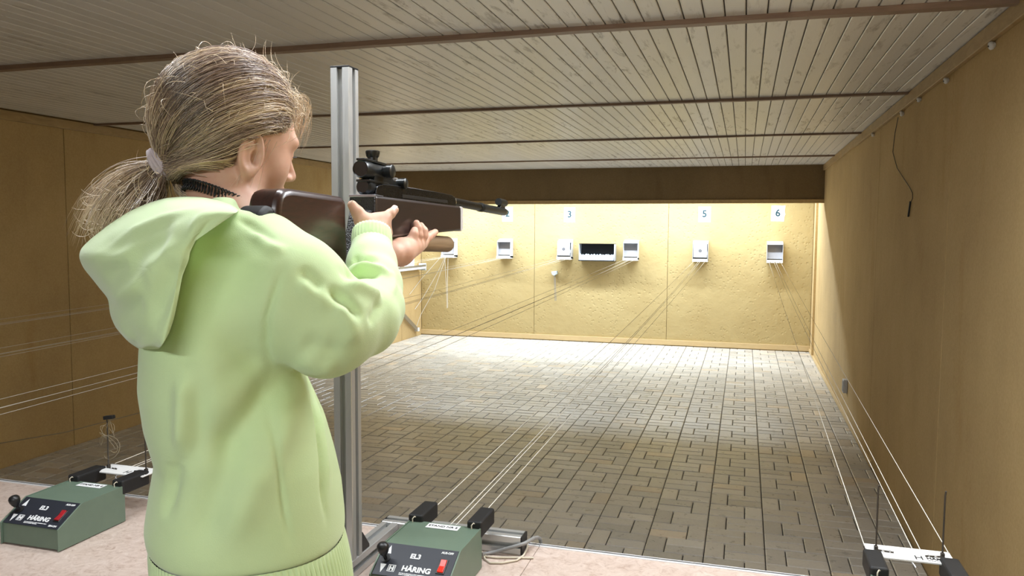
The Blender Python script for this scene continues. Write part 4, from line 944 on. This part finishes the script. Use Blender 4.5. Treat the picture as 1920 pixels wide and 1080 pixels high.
# ---- black looped choker
b = MB(); ks = (-.112+.055)/(NB[2]+.055); ch_c = np.array((NB[0]*ks, -.014+(NB[1]-.004+.014)*ks, -.112)); K = 38
nc = lambda q, r, dz: (ch_c[0]+r*math.sin(q), ch_c[1]+r*1.0*math.cos(q), ch_c[2]+dz-.014*math.cos(q))
for off in (0, .5):
    pts = []
    for i in range(K*10+1):
        q = 2*math.pi*i/(K*10); ph = 2*math.pi*(i/10+off)
        pts.append(nc(q+.055*math.sin(ph), .0545+.0024*math.sin(2*ph+off), .0072*math.cos(ph)))
    b.tube(pts, .0011, 5, cap=False)
hobj('choker', b, mat('black_elastic', (.008, .008, .009), .45), girl, smooth=180)
# ---- hair
def hair_mat():
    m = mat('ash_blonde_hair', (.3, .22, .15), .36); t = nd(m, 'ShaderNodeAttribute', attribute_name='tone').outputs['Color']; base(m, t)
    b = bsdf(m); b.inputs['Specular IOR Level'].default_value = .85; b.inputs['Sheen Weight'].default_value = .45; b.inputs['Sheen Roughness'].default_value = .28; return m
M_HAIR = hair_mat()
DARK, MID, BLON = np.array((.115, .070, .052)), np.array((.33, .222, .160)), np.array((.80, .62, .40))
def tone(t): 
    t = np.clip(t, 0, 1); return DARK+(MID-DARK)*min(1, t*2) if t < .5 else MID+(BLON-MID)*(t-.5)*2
class Hair:
    def __init__(s): s.v = []; s.f = []; s.c = []
    def strand(s, P, r, c0, c1, n=3):
        P = np.asarray(P, float); k = len(P); T = np.gradient(P, axis=0); T /= np.linalg.norm(T, axis=1)[:, None]+1e-12
        a = np.cross(T, (.3, .5, .81)); a /= np.linalg.norm(a, axis=1)[:, None]+1e-12; b_ = np.cross(T, a); n0 = len(s.v)
        u_ = np.linspace(0, 1, k); rr = r*(1-.75*np.maximum(0, u_-.6)/.4); rr[-1] = r*.15
        q = 2*math.pi*np.arange(n)/n; V_ = P[:, None]+rr[:, None, None]*(np.cos(q)[None, :, None]*a[:, None]+np.sin(q)[None, :, None]*b_[:, None])
        s.v.extend(V_.reshape(-1, 3)); s.c.extend(np.repeat(np.asarray(c0)[None]+(np.asarray(c1)-c0)[None]*u_[:, None], n, 0))
        s.f += [(n0+i*n+j, n0+i*n+(j+1) % n, n0+(i+1)*n+(j+1) % n, n0+(i+1)*n+j) for i in range(k-1) for j in range(n)]
    def build(s, name, parent):
        me = np_mesh(name, np.array(s.v)-GB, s.f); a = me.color_attributes.new('tone', 'FLOAT_COLOR', 'POINT')
        a.data.foreach_set('color', np.c_[np.clip(np.array(s.c), 0, 1), np.ones(len(s.c))].astype(np.float32).ravel())
        return obj(name, me, M_HAIR, parent, smooth=180)
TIE = at(330, 305, 1.12); tq = (TIE-HC)@HM.T                 # where the hair is gathered
RAD = np.array((CRX, CRY, CRZ))
def sph(q): q = q/RAD; return q/np.linalg.norm(q)
tdir = sph(tq)
HLY = [-1, -.6, -.3, -.12, .1, .55, .75, .9, 1.05]; HLZ = [-.80, -.84, -.80, -.50, -.16, .03, .30, .56, .72]
def hairline(d): return d[2] > float(np.interp(d[1], HLY, HLZ))   # is this direction covered with hair?
def scalp(q):
    d = ell(q, (0, -.002, .0), (CRX, CRY, CRZ)); d = smin(d, ell(q, (0, .034, -.048), (.054, .054, .070)), .03)
    return smin(d, cone(q, (0, -.014, -.055), (NB[0], NB[1]-.004, NB[2]), .046, .051), .02)
def cap_f(P):
    q = (P-HC.astype(np.float32))@HM.astype(np.float32).T
    d = scalp(q)-.0045; lim = (np.interp(q[..., 1]/CRY, HLY, HLZ)*CRZ).astype(np.float32)
    return smax(d, (lim-q[..., 2])*.7, .010)
vs, fs = nets(cap_f, cs.min(0), cs.max(0), .003); vs = relax(vs, fs, 3)
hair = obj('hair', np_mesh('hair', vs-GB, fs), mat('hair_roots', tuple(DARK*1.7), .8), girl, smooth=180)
def slerp(a, b, t):
    w_ = math.acos(max(-1, min(1, float(a@b)))); 
    return a if w_ < 1e-4 else (math.sin((1-t)*w_)*a+math.sin(t*w_)*b)/math.sin(w_)
hr = Hair(); R_ = random.Random(3)
clumps = [(R_.gauss(.66, .26), R_.uniform(-.07, .07), R_.uniform(0, 1)) for c in range(260)]   # locks share a tone and a sway
SP, SI = [], []
while len(SP) < 9500:
    if R_.random() < .16:                                        # nape and behind the ears
        q = R_.uniform(-1.2, 2.3); root = np.array((.062*math.sin(q), -.030-.045*math.cos(q*.8), -.075+R_.gauss(0, .006)+.018*abs(math.sin(q)))); v = root/np.linalg.norm(root)
    else:
        v = np.array([R_.gauss(0, 1) for _ in range(3)]); v /= np.linalg.norm(v)
        if not hairline(v) or v@tdir > .95 or v[2] < -.75: continue
        if R_.random() > .3+.7*max(0, v[1]+.35): continue
        if v[0] < -.5 and R_.random() < .75: continue            # far side is hardly seen
        root = v*RAD
    rn = sph(root); ang = math.atan2(rn[2]-tdir[2], rn[0]+.6*rn[1]); ck = clumps[int((ang+math.pi)/6.2832*259+R_.gauss(0, .6)) % 260]
    end = tdir+np.array([R_.gauss(0, .05) for _ in range(3)]); end /= np.linalg.norm(end)
    side = np.cross(rn, tdir); side /= np.linalg.norm(side)+1e-9; sw = R_.gauss(ck[1], .03); lr = np.linalg.norm(root/RAD); pts = []
    md_ = np.array((rn[0]*1.15+(.08 if rn[0] > 0 else -.08), .35*(rn[1]-.6), rn[2]+.25)); md_ /= np.linalg.norm(md_)
    for i in range(13):
        t = i/12; d = (slerp(slerp(rn, md_, t), slerp(md_, end, t), t) if rn[1] > -.1 else slerp(rn, end, t))+side*sw*math.sin(math.pi*t); d /= np.linalg.norm(d); p = d*RAD*(lr+(1.1-lr)*min(1, t*1.6))
        if t > .75: p = p+(tq-p)*((t-.75)/.25)**1.4*.95
        pts.append(p)
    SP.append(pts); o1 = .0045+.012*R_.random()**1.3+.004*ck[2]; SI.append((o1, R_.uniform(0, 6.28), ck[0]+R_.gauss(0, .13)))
SP = np.array(SP, np.float32); tt_ = np.linspace(0, 1, 13)[None]
off = np.array([q[0] for q in SI])[:, None]*np.clip(.25+tt_*3.5, 0, 1)+.0012*np.sin(np.array([q[1] for q in SI])[:, None]+tt_*11)
for _ in range(3):                                             # lay the strands on the head
    d = scalp(SP); g = np.stack([(scalp(SP+e)-d)/.001 for e in np.eye(3, dtype=np.float32)*.001], -1); g /= np.linalg.norm(g, axis=-1)[..., None]+1e-9
    SP = SP+g*((off-d)*np.clip((1.0-tt_)/.14, 0, 1)+np.maximum(.003-d, 0)*np.clip((tt_-.86)/.1, 0, 1))[..., None]
for P_, (o1, ph, tn) in zip(SP, SI): hr.strand(HC+P_@HM, R_.uniform(.00026, .00056), tone(tn-.05+10*(o1-.008)), tone(tn+.05+10*(o1-.008)))  # outer strands toned paler, painting in the lamp-lit rim of the hair
# short strands falling over the forehead and at the temple, fine flyaways
for i in range(170):
    p0 = np.array((R_.uniform(-.045, .03), .088+R_.uniform(-.012, .004), .052+R_.uniform(-.01, .02))); L = R_.uniform(.03, .065); k = R_.uniform(.012, .026); sx = R_.uniform(-.25, .15)
    hr.strand([hw_(p0+np.array((sx*L*t, k*math.sin(t*2.4)+.006*t, .006*math.sin(t*3)-L*t*t))) for t in np.linspace(0, 1, 9)], .00035, tone(.8), tone(1.0))
for i in range(800):
    v = np.array([R_.gauss(.1, .6), R_.gauss(-.1, .6), abs(R_.gauss(.45, .45))]); v /= np.linalg.norm(v)
    if not hairline(v): continue
    p0 = v*RAD*1.09; dr_ = (tq-p0); dr_ /= np.linalg.norm(dr_); tv = np.array([R_.gauss(0, .6) for _ in range(3)]); L = R_.uniform(.02, .06); lift = R_.uniform(.15, .65); cu = R_.uniform(-1.2, 1.2)
    pts = [p0+(dr_*.8+tv*.5)*L*t+v*(lift*L*math.sin(t*2.6))+np.cross(v, dr_)*cu*L*t*t*.5 for t in np.linspace(0, 1, 9)]
    hr.strand([hw_(p) for p in pts], .00034, tone(.95), tone(1.0))  # flyaways get the palest tone, rim light put into their colour
for i in range(230):                                           # loose curls standing off the outline of the head
    ph = math.radians(R_.uniform(5, 205)); p = np.array((434+132*math.cos(ph), 238-136*math.sin(ph)))+(R_.gauss(0, 5), R_.gauss(0, 5)); D_ = 1.15+R_.gauss(0, .02)
    dr_ = -1 if R_.random() < .8 else 1; ang = ph-dr_*math.pi/2+math.pi*(0)+R_.uniform(-.1, .9)*dr_; cu = dr_*-R_.uniform(-1.5, 3.2); L = R_.uniform(14, 55); pts = []
    for t in np.linspace(0, 1, 12): pts.append(at(p[0], p[1], D_)); p = p+np.array((math.cos(ang+cu*t), -math.sin(ang+cu*t)))*L/12
    hr.strand(pts, .0003, tone(.9), tone(1.0))
for i in range(26):                                            # wisps before the ear
    p0 = np.array((.072, .012+R_.uniform(-.012, .012), -.016)); L = R_.uniform(.06, .125)
    pts = [p0+np.array((.008*math.sin(t*2+i), -.030*t+.006*math.sin(t*4+i*.7), -L*t)) for t in np.linspace(0, 1, 9)]
    hr.strand([hw_(p) for p in pts], .00028, tone(.75), tone(.95))
hr.build('strands', hair)
pt_ = Hair()
E0 = [((250, 296), (185, 322), (150, 415)), ((255, 345), (225, 385), (205, 425)), ((280, 350), (255, 385), (250, 400)), ((310, 350), (300, 372), (290, 385))]
for i in range(2600):
    f = R_.random()**.8; w3 = f*2.999; j = int(w3); g = w3-j
    E1 = [np.array(E0[j][k])*(1-g)+np.array(E0[min(j+1, 3)][k])*g for k in range(3)]
    s0 = np.array((R_.gauss(308, 5), R_.gauss(306, 5))); D0_ = 1.115+R_.gauss(0, .007); D1_ = 1.12+R_.gauss(0, .035)
    jx, jy = R_.gauss(0, 9), R_.gauss(0, 9); ext = R_.uniform(.75, 1.12); pts = []
    wa, wp = abs(R_.gauss(0, 4)), R_.uniform(0, 6.28)
    B = [s0, E1[0]+(jx*.5, jy*.5), E1[1]+(jx, jy), E1[2]+(jx*1.4, jy*1.4)]
    for t in np.linspace(0, 1, 14):
        u_ = t*ext; c = (1-u_)**3*B[0]+3*u_*(1-u_)**2*B[1]+3*u_*u_*(1-u_)*B[2]+u_**3*B[3]
        c = c+np.array((math.sin(wp+t*7), math.cos(wp*1.3+t*6)))*wa*t
        pts.append(at(c[0], c[1], D0_+(D1_-D0_)*t))
    tn = .62+R_.gauss(0, .16)-(.25 if f > .6 else 0); pt_.strand(pts, R_.uniform(.00028, .0006), tone(tn-.1), tone(tn+.35))
for i in range(260):                                           # curly loose ends
    a0 = np.array((R_.uniform(170, 310), 0)); a0[1] = 296+(325-a0[0])*.55+R_.uniform(-12, 60); ang = R_.uniform(2.2, 4.4); L = R_.uniform(18, 60); cu = R_.choice((-1, 1))*R_.uniform(1, 4.2); pts = []; p = a0.copy(); D_ = 1.12+R_.gauss(0, .04)
    for t in np.linspace(0, 1, 14): pts.append(at(p[0], p[1], D_)); p = p+np.array((math.cos(ang+cu*t), -math.sin(ang+cu*t)))*L/14
    pt_.strand(pts, .00036, tone(.95), tone(1.0))
for i in range(260):                                           # locks tucked into the hood behind the neck
    B = [np.array(q)+(R_.gauss(0, 6), R_.gauss(0, 5)) for q in ((338, 318), (318, 352), (345, 378), (392, 374))]; D_ = 1.10+R_.gauss(0, .012)
    pts = [at(*((1-t)**3*B[0]+3*t*(1-t)**2*B[1]+3*t*t*(1-t)*B[2]+t**3*B[3]), 1.125+(D_-1.125)*t) for t in np.linspace(0, 1, 12)]
    tn = R_.gauss(.75, .2); pt_.strand(pts, .0005, tone(tn), tone(tn+.2))
pt_.build('ponytail', hair)
# hair tie
b = MB(); ax = (at(336, 297, 1.138)-at(296, 312, 1.13)); ax /= np.linalg.norm(ax); a_ = np.cross(ax, CF); a_ /= np.linalg.norm(a_); b_ = np.cross(ax, a_)
for k in range(4):
    c = at(297, 309, 1.108)+ax*(.0035*(k-1.5)); rr = .0185+.0008*(k % 2)
    b.tube([c-GB+rr*(math.cos(q)*a_*1.15+math.sin(q)*b_)+ax*.0015*math.sin(3*q+k) for q in np.linspace(0, 2*math.pi, 33)], .0030, 8, cap=False)
obj('hair_tie', b, cloth('pale_mauve_elastic', (.55, .47, .50)), hair, smooth=180)
